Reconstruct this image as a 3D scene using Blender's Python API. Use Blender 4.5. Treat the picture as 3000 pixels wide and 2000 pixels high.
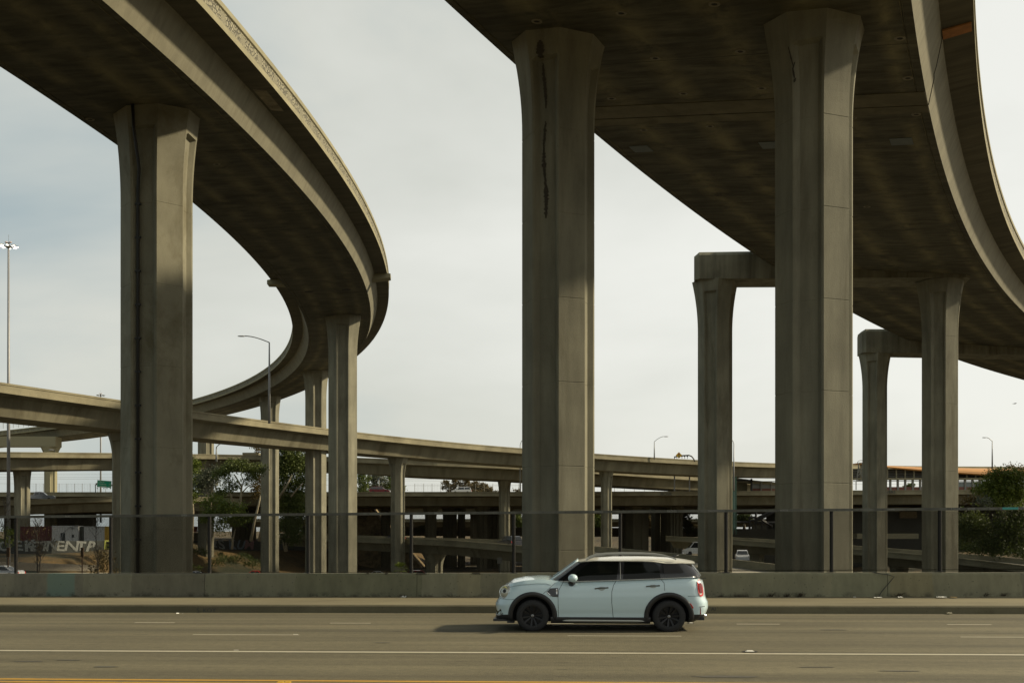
import bpy, bmesh, math, random
import numpy as np
from mathutils import Vector, Matrix
random.seed(7); rng = np.random.default_rng(7)
R = math.radians
for o in list(bpy.data.objects): bpy.data.objects.remove(o)
scn = bpy.context.scene
col = scn.collection

# ------------------------------------------------------------------ camera, world, sun, exposure
F, HZ, CZ = 3100.0, 1555.0, 2.03          # focal length in photo pixels, horizon row, eye height
cam = bpy.data.cameras.new('camera'); cam_o = bpy.data.objects.new('camera', cam); col.objects.link(cam_o)
cam_o.location = (0, 0, CZ); cam_o.rotation_euler = (R(90), 0, 0)
cam.sensor_width = 36; cam.lens = 36 * F / 3000; cam.shift_y = (HZ - 1000) / 3000
cam.clip_start = 0.3; cam.clip_end = 12000
scn.camera = cam_o
SUN_AZ, SUN_EL = 6.0, 32.0               # degrees from +X towards +Y, elevation
world = bpy.data.worlds.new('World'); scn.world = world; world.use_nodes = True
nt = world.node_tree; nt.nodes.clear()
def wn(t, **k):
    n = nt.nodes.new(t)
    for a, b in k.items(): setattr(n, a, b)
    return n
sky = wn('ShaderNodeTexSky', sky_type='NISHITA', sun_disc=False)
sky.sun_elevation = R(SUN_EL); sky.sun_rotation = R(90 - SUN_AZ); sky.air_density = 1.2; sky.dust_density = 2.5
bg1 = wn('ShaderNodeBackground'); bg1.inputs[1].default_value = 0.09
nt.links.new(sky.outputs[0], bg1.inputs[0])
tc = wn('ShaderNodeTexCoord'); mp = wn('ShaderNodeMapping'); mp.inputs['Scale'].default_value = (1.0, 1.0, 2.4)
nt.links.new(tc.outputs['Generated'], mp.inputs[0])
n1 = wn('ShaderNodeTexNoise'); n1.inputs['Scale'].default_value = 1.3; n1.inputs['Detail'].default_value = 6; n1.inputs['Roughness'].default_value = .52
n1.inputs['Distortion'].default_value = .25
nt.links.new(mp.outputs[0], n1.inputs['Vector'])
sx = wn('ShaderNodeSeparateXYZ'); nt.links.new(tc.outputs['Generated'], sx.inputs[0])
# the cloud sheet is thicker and brighter towards the sun's side (+X), thinner and bluer to the left
gr = wn('ShaderNodeMath', operation='MULTIPLY_ADD'); gr.inputs[1].default_value = .30; nt.links.new(sx.outputs[0], gr.inputs[0]); nt.links.new(n1.outputs[0], gr.inputs[2])
cr = wn('ShaderNodeValToRGB'); e = cr.color_ramp.elements
e[0].position = .31; e[0].color = (.385, .455, .465, 1); e[1].position = .74; e[1].color = (.83, .83, .77, 1)
m = e.new(.50); m.color = (.63, .64, .58, 1)
nt.links.new(gr.outputs[0], cr.inputs[0])
bg2 = wn('ShaderNodeBackground'); bg2.inputs[1].default_value = 0.77; nt.links.new(cr.outputs[0], bg2.inputs[0])
mx = wn('ShaderNodeMixShader'); mx.inputs[0].default_value = .92
nt.links.new(bg1.outputs[0], mx.inputs[1]); nt.links.new(bg2.outputs[0], mx.inputs[2])
wo_ = wn('ShaderNodeOutputWorld'); nt.links.new(mx.outputs[0], wo_.inputs[0])
sl = bpy.data.lights.new('sun', 'SUN'); sl.energy = 4.4; sl.angle = R(3.0); sl.color = (1.0, .86, .62)
so = bpy.data.objects.new('sun', sl); col.objects.link(so)
sd = Vector((math.cos(R(SUN_AZ)) * math.cos(R(SUN_EL)), math.sin(R(SUN_AZ)) * math.cos(R(SUN_EL)), math.sin(R(SUN_EL))))
so.rotation_euler = sd.to_track_quat('Z', 'Y').to_euler(); so.location = sd * 200
vs = scn.view_settings; vs.view_transform = 'Standard'; vs.look = 'None'; vs.exposure = 0.5; vs.gamma = 1; vs.use_curve_mapping = False

# ------------------------------------------------------------------ helpers
def at(u, v, Y): return Vector(((u - 1500) / F * Y, Y, CZ + (HZ - v) * Y / F))
TH = math.atan(3100 / 45450.0); CT, ST = math.cos(TH), math.sin(TH); GR = 0.00714
def rd(s, t, z=0.0): return Vector((s * CT + t * ST, -s * ST + t * CT, z + GR * s))   # road frame -> world
ROADM = Matrix(((CT, ST, 0, 0), (-ST, CT, 0, 0), (GR, 0, 1, 0), (0, 0, 0, 1)))
def s_at(u, t):                                                                         # s for image column u on line t
    k = (u - 1500) / F
    return t * (k * CT - ST) / (CT + k * ST)

class MB:
    def __init__(s): s.v = []; s.f = []; s.m = []; s.uv = {}
    def add(s, vs, fs, mi=0, M=None):
        b = len(s.v); s.v += [tuple(M @ Vector(p)) if M is not None else tuple(p) for p in vs]
        for f in fs: s.f.append(tuple(b + i for i in f)); s.m.append(mi)
        return s
    def box(s, x0, x1, y0, y1, z0, z1, mi=0, M=None, skip=()):
        vs = [(x0,y0,z0),(x1,y0,z0),(x1,y1,z0),(x0,y1,z0),(x0,y0,z1),(x1,y0,z1),(x1,y1,z1),(x0,y1,z1)]
        fs = [(0,3,2,1),(4,5,6,7),(0,1,5,4),(1,2,6,5),(2,3,7,6),(3,0,4,7)]
        return s.add(vs, fs, mi, M)
    def tube(s, pts, r, n=8, mi=0, cap=True):
        pts = [Vector(p) for p in pts]; rs = r if isinstance(r, (list, tuple)) else [r] * len(pts)
        b = len(s.v); up = None
        for i, p in enumerate(pts):
            d = (pts[min(i+1, len(pts)-1)] - pts[max(i-1, 0)]).normalized()
            if up is None: up = Vector((0,0,1)) if abs(d.z) < .9 else Vector((1,0,0))
            a = d.cross(up).normalized(); c = a.cross(d).normalized(); up = c
            for k in range(n):
                t = 2*math.pi*k/n; q = p + (a*math.cos(t) + c*math.sin(t)) * rs[i]; s.v.append(tuple(q))
        for i in range(len(pts)-1):
            for k in range(n):
                k2 = (k+1) % n; s.f.append((b+i*n+k, b+i*n+k2, b+(i+1)*n+k2, b+(i+1)*n+k)); s.m.append(mi)
        if cap:
            s.f.append(tuple(b+k for k in range(n))[::-1]); s.m.append(mi)
            s.f.append(tuple(b+(len(pts)-1)*n+k for k in range(n))); s.m.append(mi)
        return s
    def lathe(s, prof, n=24, mi=0, M=None, axis='Z'):
        vs = []
        for (r, h) in prof:
            for k in range(n):
                t = 2*math.pi*k/n; x, y = r*math.cos(t), r*math.sin(t)
                vs.append((x, y, h) if axis == 'Z' else (x, h, y))
        fs = [(i*n+k, i*n+(k+1)%n, (i+1)*n+(k+1)%n, (i+1)*n+k) for i in range(len(prof)-1) for k in range(n)]
        return s.add(vs, fs, mi, M)
    def ell(s, c, rx, ry, rz, nu=14, nv=8, mi=0, M=None):
        vs = []; 
        for j in range(nv+1):
            ph = math.pi*j/nv
            for k in range(nu):
                t = 2*math.pi*k/nu; vs.append((c[0]+rx*math.sin(ph)*math.cos(t), c[1]+ry*math.sin(ph)*math.sin(t), c[2]+rz*math.cos(ph)))
        fs = [(j*nu+k, (j+1)*nu+k, (j+1)*nu+(k+1)%nu, j*nu+(k+1)%nu) for j in range(nv) for k in range(nu)]
        return s.add(vs, fs, mi, M)
    def build(s, name, mats, parent=None, smooth=False, loc=None, fixn=False, angle=None):
        me = bpy.data.meshes.new(name); me.from_pydata(s.v, [], s.f)
        if not isinstance(mats, (list, tuple)): mats = [mats]
        for mt in mats: me.materials.append(mt)
        if len(mats) > 1: me.polygons.foreach_set('material_index', s.m)
        if smooth: me.polygons.foreach_set('use_smooth', [True]*len(s.f))
        me.validate(clean_customdata=False); me.update()
        if fixn or angle:
            bm = bmesh.new(); bm.from_mesh(me)
            if fixn: bmesh.ops.recalc_face_normals(bm, faces=bm.faces)
            bm.to_mesh(me); bm.free()
        if angle: me.set_sharp_from_angle(angle=R(angle))
        o = bpy.data.objects.new(name, me); col.objects.link(o)
        if parent is not None: o.parent = parent
        if loc is not None: o.location = loc
        return o
def tag(o, label=None, cat=None, group=None, kind=None):
    if label: o['label'] = label
    if cat: o['category'] = cat
    if group: o['group'] = group
    if kind: o['kind'] = kind
    return o
def thing(name, label, cat, group=None, loc=(0,0,0), rz=0):
    o = bpy.data.objects.new(name, None); col.objects.link(o); o.location = loc; o.rotation_euler = (0,0,rz)
    o.empty_display_size = .5
    return tag(o, label, cat, group)
def copy_tree(o, parent=None):
    c = o.copy(); col.objects.link(c)
    if parent is not None: c.parent = parent
    for ch in [x for x in bpy.data.objects if x.parent == o]: copy_tree(ch, c)
    return c
def interp(x, xs, ys): return float(np.interp(x, xs, ys))
def text_obj(txt, size, M, mat, parent, name='lettering', ext=.003, shear=0.0, bold=0.0, kind=None):
    cu = bpy.data.curves.new('lettering', 'FONT'); cu.body = txt; cu.size = size; cu.extrude = ext; cu.shear = shear; cu.offset = bold
    cu.align_x = 'CENTER'; cu.align_y = 'CENTER'; cu.resolution_u = 3
    to = bpy.data.objects.new('tmp', cu); col.objects.link(to)
    bpy.context.view_layer.update()
    me = bpy.data.meshes.new_from_object(to.evaluated_get(bpy.context.evaluated_depsgraph_get())); bpy.data.objects.remove(to)
    me.transform(M); me.name = name; me.materials.clear(); me.materials.append(mat)
    o = bpy.data.objects.new(name, me); col.objects.link(o)
    if parent is not None: o.parent = parent
    return o
def facing(p, rz=0.0, sx=1.0, sz=1.0):      # text plane standing upright at p, facing -Y, turned by rz
    return Matrix.Translation(p) @ Matrix.Rotation(rz, 4, 'Z') @ Matrix.Rotation(R(90), 4, 'X') @ Matrix.Diagonal((sx, sz, 1, 1))

# ------------------------------------------------------------------ materials
def newmat(name):
    m = bpy.data.materials.new(name); m.use_nodes = True; n = m.node_tree; n.nodes.clear()
    out = n.nodes.new('ShaderNodeOutputMaterial'); b = n.nodes.new('ShaderNodeBsdfPrincipled'); n.links.new(b.outputs[0], out.inputs[0])
    return m, n, b
def nd(n, t, **k):
    x = n.nodes.new(t)
    for a, b in k.items():
        if a.startswith('_'): x.inputs[a[1:].replace('_', ' ')].default_value = b
        else: setattr(x, a, b)
    return x
def plain(name, c, rough=.6, metal=0.0, spec=.5, coat=0.0, emit=None, es=1.0, var=.0, vscale=3.0):
    m, n, b = newmat(name); b.inputs['Base Color'].default_value = (*c, 1); b.inputs['Roughness'].default_value = rough
    b.inputs['Metallic'].default_value = metal; b.inputs['Specular IOR Level'].default_value = spec
    b.inputs['Coat Weight'].default_value = coat; b.inputs['Coat Roughness'].default_value = .05
    if emit: b.inputs['Emission Color'].default_value = (*emit, 1); b.inputs['Emission Strength'].default_value = es
    if var:
        tc = nd(n, 'ShaderNodeTexCoord'); no = nd(n, 'ShaderNodeTexNoise', _Scale=vscale, _Detail=5.0)
        n.links.new(tc.outputs['Object'], no.inputs['Vector'])
        r = nd(n, 'ShaderNodeMapRange'); r.inputs[3].default_value = 1-var; r.inputs[4].default_value = 1+var
        n.links.new(no.outputs[0], r.inputs[0])
        mu = nd(n, 'ShaderNodeMix', data_type='RGBA', blend_type='MULTIPLY'); mu.inputs[0].default_value = 1; mu.inputs[6].default_value = (*c, 1)
        n.links.new(r.outputs[0], mu.inputs[7]); n.links.new(mu.outputs[2], b.inputs['Base Color'])
    return m
def concrete(name, c, uv=False, streak=(1, 1, .12), sc=1.2, contrast=.35, bump=.25, dark=(.35, .3, .22), darkamt=.5, speck=True, band=None, bandamt=.3, dthr=.56):
    m, n, b = newmat(name); L = n.links.new
    tc = nd(n, 'ShaderNodeTexCoord')
    src = tc.outputs['UV'] if uv else tc.outputs['Object']
    mp = nd(n, 'ShaderNodeMapping'); mp.inputs['Scale'].default_value = streak; L(src, mp.inputs[0])
    a = nd(n, 'ShaderNodeTexNoise', _Scale=sc, _Detail=8.0, _Roughness=.62); L(mp.outputs[0], a.inputs['Vector'])
    big = nd(n, 'ShaderNodeTexNoise', _Scale=sc*.28, _Detail=4.0, _Roughness=.55); L(src, big.inputs['Vector'])
    fine = nd(n, 'ShaderNodeTexNoise', _Scale=26.0, _Detail=3.0); L(src, fine.inputs['Vector'])
    r1 = nd(n, 'ShaderNodeMapRange'); r1.inputs[1].default_value = .3; r1.inputs[2].default_value = .7; r1.inputs[3].default_value = 1-contrast; r1.inputs[4].default_value = 1+contrast*.6; L(a.outputs[0], r1.inputs[0])
    r2 = nd(n, 'ShaderNodeMapRange'); r2.inputs[1].default_value = .3; r2.inputs[2].default_value = .7; r2.inputs[3].default_value = 1-contrast*.6; r2.inputs[4].default_value = 1+contrast*.5; L(big.outputs[0], r2.inputs[0])
    r3 = nd(n, 'ShaderNodeMapRange'); r3.inputs[3].default_value = .88; r3.inputs[4].default_value = 1.12; L(fine.outputs[0], r3.inputs[0])
    p = nd(n, 'ShaderNodeMath', operation='MULTIPLY'); L(r1.outputs[0], p.inputs[0]); L(r2.outputs[0], p.inputs[1])
    p2 = nd(n, 'ShaderNodeMath', operation='MULTIPLY'); L(p.outputs[0], p2.inputs[0]); L(r3.outputs[0], p2.inputs[1])
    mu = nd(n, 'ShaderNodeMix', data_type='RGBA', blend_type='MULTIPLY'); mu.inputs[0].default_value = 1; mu.inputs[6].default_value = (*c, 1); L(p2.outputs[0], mu.inputs[7])
    # stains with their own ragged outline
    st = nd(n, 'ShaderNodeTexNoise', _Scale=sc*.55, _Detail=9.0, _Roughness=.7, _Distortion=.6); L(mp.outputs[0], st.inputs['Vector'])
    sr = nd(n, 'ShaderNodeMapRange'); sr.inputs[1].default_value = dthr; sr.inputs[2].default_value = dthr+.16; sr.inputs[3].default_value = 0; sr.inputs[4].default_value = darkamt; L(st.outputs[0], sr.inputs[0])
    mx = nd(n, 'ShaderNodeMix', data_type='RGBA'); L(sr.outputs[0], mx.inputs[0]); L(mu.outputs[2], mx.inputs[6]); mx.inputs[7].default_value = (c[0]*dark[0], c[1]*dark[1], c[2]*dark[2], 1)
    cout = mx.outputs[2]
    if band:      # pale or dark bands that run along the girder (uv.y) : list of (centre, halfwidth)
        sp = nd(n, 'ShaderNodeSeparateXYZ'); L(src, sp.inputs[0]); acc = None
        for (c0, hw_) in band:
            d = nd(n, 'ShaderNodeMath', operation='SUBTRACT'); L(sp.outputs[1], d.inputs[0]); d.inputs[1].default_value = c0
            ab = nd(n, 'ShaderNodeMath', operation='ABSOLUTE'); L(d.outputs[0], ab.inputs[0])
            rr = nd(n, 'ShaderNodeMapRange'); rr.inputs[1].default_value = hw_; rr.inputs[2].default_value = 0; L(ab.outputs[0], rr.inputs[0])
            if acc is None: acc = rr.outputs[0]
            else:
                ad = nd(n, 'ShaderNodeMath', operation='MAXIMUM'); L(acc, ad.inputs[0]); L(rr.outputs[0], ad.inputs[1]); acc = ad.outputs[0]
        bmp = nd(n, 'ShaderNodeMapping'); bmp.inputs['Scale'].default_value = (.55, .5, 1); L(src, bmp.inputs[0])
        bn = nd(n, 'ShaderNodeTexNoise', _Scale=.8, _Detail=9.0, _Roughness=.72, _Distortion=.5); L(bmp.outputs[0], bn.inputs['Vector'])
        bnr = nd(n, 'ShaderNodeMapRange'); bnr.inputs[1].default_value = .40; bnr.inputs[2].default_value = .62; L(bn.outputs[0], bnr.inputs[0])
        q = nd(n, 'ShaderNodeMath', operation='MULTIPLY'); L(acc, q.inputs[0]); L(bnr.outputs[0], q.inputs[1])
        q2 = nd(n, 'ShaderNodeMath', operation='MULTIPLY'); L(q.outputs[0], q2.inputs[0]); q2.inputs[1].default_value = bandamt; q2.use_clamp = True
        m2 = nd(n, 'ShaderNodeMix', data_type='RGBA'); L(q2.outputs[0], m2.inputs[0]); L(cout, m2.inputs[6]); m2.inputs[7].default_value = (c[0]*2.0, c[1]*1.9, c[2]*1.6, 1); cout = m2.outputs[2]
    if speck:
        vo = nd(n, 'ShaderNodeTexVoronoi', _Scale=7.0, _Randomness=1.0); L(src, vo.inputs['Vector'])
        vr = nd(n, 'ShaderNodeMapRange'); vr.inputs[1].default_value = .10; vr.inputs[2].default_value = .06; L(vo.outputs['Distance'], vr.inputs[0])
        vm = nd(n, 'ShaderNodeMath', operation='MULTIPLY'); L(vr.outputs[0], vm.inputs[0]); vm.inputs[1].default_value = .55
        m3 = nd(n, 'ShaderNodeMix', data_type='RGBA'); L(vm.outputs[0], m3.inputs[0]); L(cout, m3.inputs[6]); m3.inputs[7].default_value = (c[0]*.25, c[1]*.25, c[2]*.22, 1); cout = m3.outputs[2]
    L(cout, b.inputs['Base Color'])
    b.inputs['Roughness'].default_value = .88; b.inputs['Specular IOR Level'].default_value = .25
    bp = nd(n, 'ShaderNodeBump', _Strength=bump, _Distance=.02); ad = nd(n, 'ShaderNodeMath', operation='ADD'); L(a.outputs[0], ad.inputs[0]); L(fine.outputs[0], ad.inputs[1]); L(ad.outputs[0], bp.inputs['Height']); L(bp.outputs[0], b.inputs['Normal'])
    return m
CB = (.180, .171, .122)
M_col = concrete('column_concrete', CB, streak=(1, 1, .16), sc=1.5, contrast=.27, darkamt=.45, dthr=.53)
M_colS = concrete('blotchy_column_concrete', (.182, .172, .120), streak=(1, 1, .55), sc=.75, contrast=.22, dark=(.5,.46,.36), darkamt=.75, dthr=.50)  # dark blotches put dappled shadow and wet patches into the colour
M_cap = concrete('cap_concrete', (.165, .155, .108), streak=(1, 1, .10), sc=1.7, contrast=.34, darkamt=.65, dthr=.52, speck=False)
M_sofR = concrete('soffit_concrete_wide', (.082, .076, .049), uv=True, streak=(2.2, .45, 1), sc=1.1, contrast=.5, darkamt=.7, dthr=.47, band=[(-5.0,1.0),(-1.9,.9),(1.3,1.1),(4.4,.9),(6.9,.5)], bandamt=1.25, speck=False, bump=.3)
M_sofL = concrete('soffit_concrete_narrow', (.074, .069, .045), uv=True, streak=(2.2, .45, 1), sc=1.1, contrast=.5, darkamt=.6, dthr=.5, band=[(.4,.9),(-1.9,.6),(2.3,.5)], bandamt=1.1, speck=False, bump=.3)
M_web = concrete('web_concrete', (.18, .168, .115), uv=True, streak=(1.6, .5, 1), sc=1.6, contrast=.2, darkamt=.3, speck=False)
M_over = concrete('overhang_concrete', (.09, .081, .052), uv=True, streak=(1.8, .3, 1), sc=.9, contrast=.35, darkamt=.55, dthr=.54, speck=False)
M_par = concrete('parapet_concrete', (.23, .21, .13), uv=True, streak=(.5, 1.5, 1), sc=1.4, contrast=.2, darkamt=.3, speck=False)
M_far = concrete('far_concrete', (.15, .138, .09), uv=True, streak=(.8, .2, 1), sc=.5, contrast=.3, darkamt=.6, dthr=.5, speck=False)
M_farp = concrete('far_parapet_concrete', (.20, .18, .115), uv=True, streak=(.4, .6, 1), sc=.6, contrast=.3, darkamt=.5, dthr=.53, speck=False)
M_deck = concrete('deck_paving', (.24, .22, .17), uv=True, streak=(.05, .8, 1), sc=.9, contrast=.2, darkamt=.2, speck=False)
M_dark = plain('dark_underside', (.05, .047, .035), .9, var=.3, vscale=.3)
def relief_mat():
    m, n, b = newmat('parapet_relief_concrete'); L = n.links.new
    tc = nd(n, 'ShaderNodeTexCoord'); sp = nd(n, 'ShaderNodeSeparateXYZ'); L(tc.outputs['UV'], sp.inputs[0])
    vo = nd(n, 'ShaderNodeTexVoronoi', feature='DISTANCE_TO_EDGE', _Scale=5.6); L(tc.outputs['UV'], vo.inputs['Vector'])
    vr = nd(n, 'ShaderNodeMapRange'); vr.inputs[1].default_value = .04; vr.inputs[2].default_value = .16; L(vo.outputs['Distance'], vr.inputs[0])
    # 2.4 m rhythm: rough cobble relief, then a short stretch of slanting ribs
    mo = nd(n, 'ShaderNodeMath', operation='WRAP'); mo.inputs[1].default_value = 2.4; mo.inputs[2].default_value = 0; L(sp.outputs[0], mo.inputs[0])
    gt = nd(n, 'ShaderNodeMath', operation='GREATER_THAN'); gt.inputs[1].default_value = 1.8; L(mo.outputs[0], gt.inputs[0])
    sm = nd(n, 'ShaderNodeMath', operation='MULTIPLY_ADD'); L(sp.outputs[0], sm.inputs[0]); sm.inputs[1].default_value = .55; L(sp.outputs[1], sm.inputs[2])
    sn = nd(n, 'ShaderNodeMath', operation='MULTIPLY'); L(sm.outputs[0], sn.inputs[0]); sn.inputs[1].default_value = 48.0
    si = nd(n, 'ShaderNodeMath', operation='SINE'); L(sn.outputs[0], si.inputs[0])
    s2 = nd(n, 'ShaderNodeMapRange'); s2.inputs[1].default_value = -.9; s2.inputs[2].default_value = -.1; L(si.outputs[0], s2.inputs[0])
    mh = nd(n, 'ShaderNodeMix', data_type='FLOAT'); L(gt.outputs[0], mh.inputs[0]); L(vr.outputs[0], mh.inputs[2]); L(s2.outputs[0], mh.inputs[3])
    cc = nd(n, 'ShaderNodeMix', data_type='RGBA'); L(mh.outputs[0], cc.inputs[0]); cc.inputs[6].default_value = (.07, .065, .045, 1); cc.inputs[7].default_value = (.25, .23, .15, 1)
    no = nd(n, 'ShaderNodeTexNoise', _Scale=1.5, _Detail=4.0); L(tc.outputs['UV'], no.inputs['Vector'])
    rr = nd(n, 'ShaderNodeMapRange'); rr.inputs[3].default_value = .7; rr.inputs[4].default_value = 1.2; L(no.outputs[0], rr.inputs[0])
    mu = nd(n, 'ShaderNodeMix', data_type='RGBA', blend_type='MULTIPLY'); mu.inputs[0].default_value = 1; L(cc.outputs[2], mu.inputs[6]); L(rr.outputs[0], mu.inputs[7])
    L(mu.outputs[2], b.inputs['Base Color']); b.inputs['Roughness'].default_value = .9
    bp = nd(n, 'ShaderNodeBump', _Strength=.8, _Distance=.05); L(mh.outputs[0], bp.inputs['Height']); L(bp.outputs[0], b.inputs['Normal'])
    return m
M_rel = relief_mat()
def road_mat():
    m, n, b = newmat('worn_road_concrete'); L = n.links.new
    tc = nd(n, 'ShaderNodeTexCoord'); mp = nd(n, 'ShaderNodeMapping'); mp.inputs['Scale'].default_value = (.10, 1.4, 1); L(tc.outputs['Object'], mp.inputs[0])
    a = nd(n, 'ShaderNodeTexNoise', _Scale=1.0, _Detail=8.0, _Roughness=.6); L(mp.outputs[0], a.inputs['Vector'])
    f = nd(n, 'ShaderNodeTexNoise', _Scale=38.0, _Detail=4.0, _Roughness=.75); L(tc.outputs['Object'], f.inputs['Vector'])
    g = nd(n, 'ShaderNodeTexNoise', _Scale=.35, _Detail=3.0); L(tc.outputs['Object'], g.inputs['Vector'])
    r1 = nd(n, 'ShaderNodeMapRange'); r1.inputs[1].default_value = .3; r1.inputs[2].default_value = .7; r1.inputs[3].default_value = .74; r1.inputs[4].default_value = 1.18; L(a.outputs[0], r1.inputs[0])
    r2 = nd(n, 'ShaderNodeMapRange'); r2.inputs[1].default_value = .3; r2.inputs[2].default_value = .7; r2.inputs[3].default_value = .72; r2.inputs[4].default_value = 1.28; L(f.outputs[0], r2.inputs[0])
    r4 = nd(n, 'ShaderNodeMapRange'); r4.inputs[3].default_value = .85; r4.inputs[4].default_value = 1.15; L(g.outputs[0], r4.inputs[0])
    p = nd(n, 'ShaderNodeMath', operation='MULTIPLY'); L(r1.outputs[0], p.inputs[0]); L(r2.outputs[0], p.inputs[1])
    p3 = nd(n, 'ShaderNodeMath', operation='MULTIPLY'); L(p.outputs[0], p3.inputs[0]); L(r4.outputs[0], p3.inputs[1])
    m5 = nd(n, 'ShaderNodeMapping'); m5.inputs['Scale'].default_value = (.012, .85, 1); L(tc.outputs['Object'], m5.inputs[0])
    w5 = nd(n, 'ShaderNodeTexNoise', _Scale=1.3, _Detail=3.0, _Distortion=.3); L(m5.outputs[0], w5.inputs['Vector'])
    r5 = nd(n, 'ShaderNodeMapRange'); r5.inputs[1].default_value = .34; r5.inputs[2].default_value = .66; r5.inputs[3].default_value = .74; r5.inputs[4].default_value = 1.2; L(w5.outputs[0], r5.inputs[0])
    p5 = nd(n, 'ShaderNodeMath', operation='MULTIPLY'); L(p3.outputs[0], p5.inputs[0]); L(r5.outputs[0], p5.inputs[1]); p3 = p5
    # small dark rubber and tar flecks, drawn out along the lanes
    m2 = nd(n, 'ShaderNodeMapping'); m2.inputs['Scale'].default_value = (.55, 2.2, 1); L(tc.outputs['Object'], m2.inputs[0])
    v = nd(n, 'ShaderNodeTexNoise', _Scale=2.2, _Detail=7.0, _Roughness=.72); L(m2.outputs[0], v.inputs['Vector'])
    r3 = nd(n, 'ShaderNodeMapRange'); r3.inputs[1].default_value = .60; r3.inputs[2].default_value = .68; r3.inputs[3].default_value = 1; r3.inputs[4].default_value = .45; L(v.outputs[0], r3.inputs[0])
    p2 = nd(n, 'ShaderNodeMath', operation='MULTIPLY'); L(p3.outputs[0], p2.inputs[0]); L(r3.outputs[0], p2.inputs[1])
    g6 = nd(n, 'ShaderNodeTexNoise', _Scale=7.0, _Detail=9.0, _Roughness=.8); L(tc.outputs['Object'], g6.inputs['Vector'])
    r6 = nd(n, 'ShaderNodeMapRange'); r6.inputs[1].default_value = .32; r6.inputs[2].default_value = .68; r6.inputs[3].default_value = .76; r6.inputs[4].default_value = 1.24; L(g6.outputs[0], r6.inputs[0])
    p6 = nd(n, 'ShaderNodeMath', operation='MULTIPLY'); L(p2.outputs[0], p6.inputs[0]); L(r6.outputs[0], p6.inputs[1]); p2 = p6
    # cross-wise tining of the concrete
    wv = nd(n, 'ShaderNodeTexWave', _Scale=7.0, _Distortion=1.4, _Detail=2.0); wv.inputs['Detail Scale'].default_value = 2.0; L(tc.outputs['Object'], wv.inputs['Vector'])
    mu = nd(n, 'ShaderNodeMix', data_type='RGBA', blend_type='MULTIPLY'); mu.inputs[0].default_value = 1; mu.inputs[6].default_value = (.108, .096, .058, 1); L(p2.outputs[0], mu.inputs[7])
    L(mu.outputs[2], b.inputs['Base Color']); b.inputs['Roughness'].default_value = .82; b.inputs['Specular IOR Level'].default_value = .3
    ad = nd(n, 'ShaderNodeMath', operation='MULTIPLY_ADD'); L(wv.outputs[0], ad.inputs[0]); ad.inputs[1].default_value = .06; L(f.outputs[0], ad.inputs[2])
    bp = nd(n, 'ShaderNodeBump', _Strength=.5, _Distance=.012); L(ad.outputs[0], bp.inputs['Height']); L(bp.outputs[0], b.inputs['Normal'])
    return m
M_road = road_mat()
def paint_mat(name, c, wear=.45):
    m, n, b = newmat(name); L = n.links.new
    tc = nd(n, 'ShaderNodeTexCoord'); mp = nd(n, 'ShaderNodeMapping'); mp.inputs['Scale'].default_value = (1.2, 6, 1); L(tc.outputs['Object'], mp.inputs[0])
    f = nd(n, 'ShaderNodeTexNoise', _Scale=2.6, _Detail=8.0, _Roughness=.7); L(mp.outputs[0], f.inputs['Vector'])
    r = nd(n, 'ShaderNodeMapRange'); r.inputs[1].default_value = wear+.12; r.inputs[2].default_value = wear+.26; L(f.outputs[0], r.inputs[0])
    mx = nd(n, 'ShaderNodeMix', data_type='RGBA'); L(r.outputs[0], mx.inputs[0]); mx.inputs[6].default_value = (*c, 1); mx.inputs[7].default_value = (.115, .1, .062, 1)
    L(mx.outputs[2], b.inputs['Base Color']); b.inputs['Roughness'].default_value = .7
    return m
M_white = paint_mat('white_lane_paint', (.36, .335, .245)); M_yel = paint_mat('yellow_lane_paint', (.40, .215, .01), .42)
M_walk = concrete('sidewalk_concrete', (.165, .146, .09), streak=(.5, 1, 1), sc=.8, contrast=.2, darkamt=.25, speck=False)
M_kerb = concrete('kerb_concrete', (.125, .112, .07), streak=(.6, 1, 1), sc=1.2, contrast=.25, darkamt=.5)
M_metal = plain('galvanised_steel', (.20, .20, .18), .5, .6, var=.2); M_rail = concrete('weathered_rail_steel', (.10, .10, .085), sc=2.5, contrast=.35, speck=False, bump=.05)
M_postm = plain('dark_fence_post_steel', (.022, .021, .018), .6, .2, var=.3); M_wire = plain('vinyl_coated_wire', (.007, .006, .004), .95, 0, spec=.05)
M_pole = plain('painted_lamp_pole', (.20, .20, .195), .5, .3, var=.12); M_polef = plain('far_lamp_pole', (.22, .23, .22), .6, .2)
M_black = plain('black_plastic', (.012, .012, .012), .55); M_rubber = plain('tyre_rubber', (.012, .012, .012), .8)
M_graf = plain('white_spray_paint', (.22, .23, .21), .7, var=.3); M_grafd = plain('dark_spray_paint', (.03, .035, .035), .7)
M_greyp = plain('thin_grey_scratch_paint', (.22, .22, .2), .7)
print('materials ok')

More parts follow.
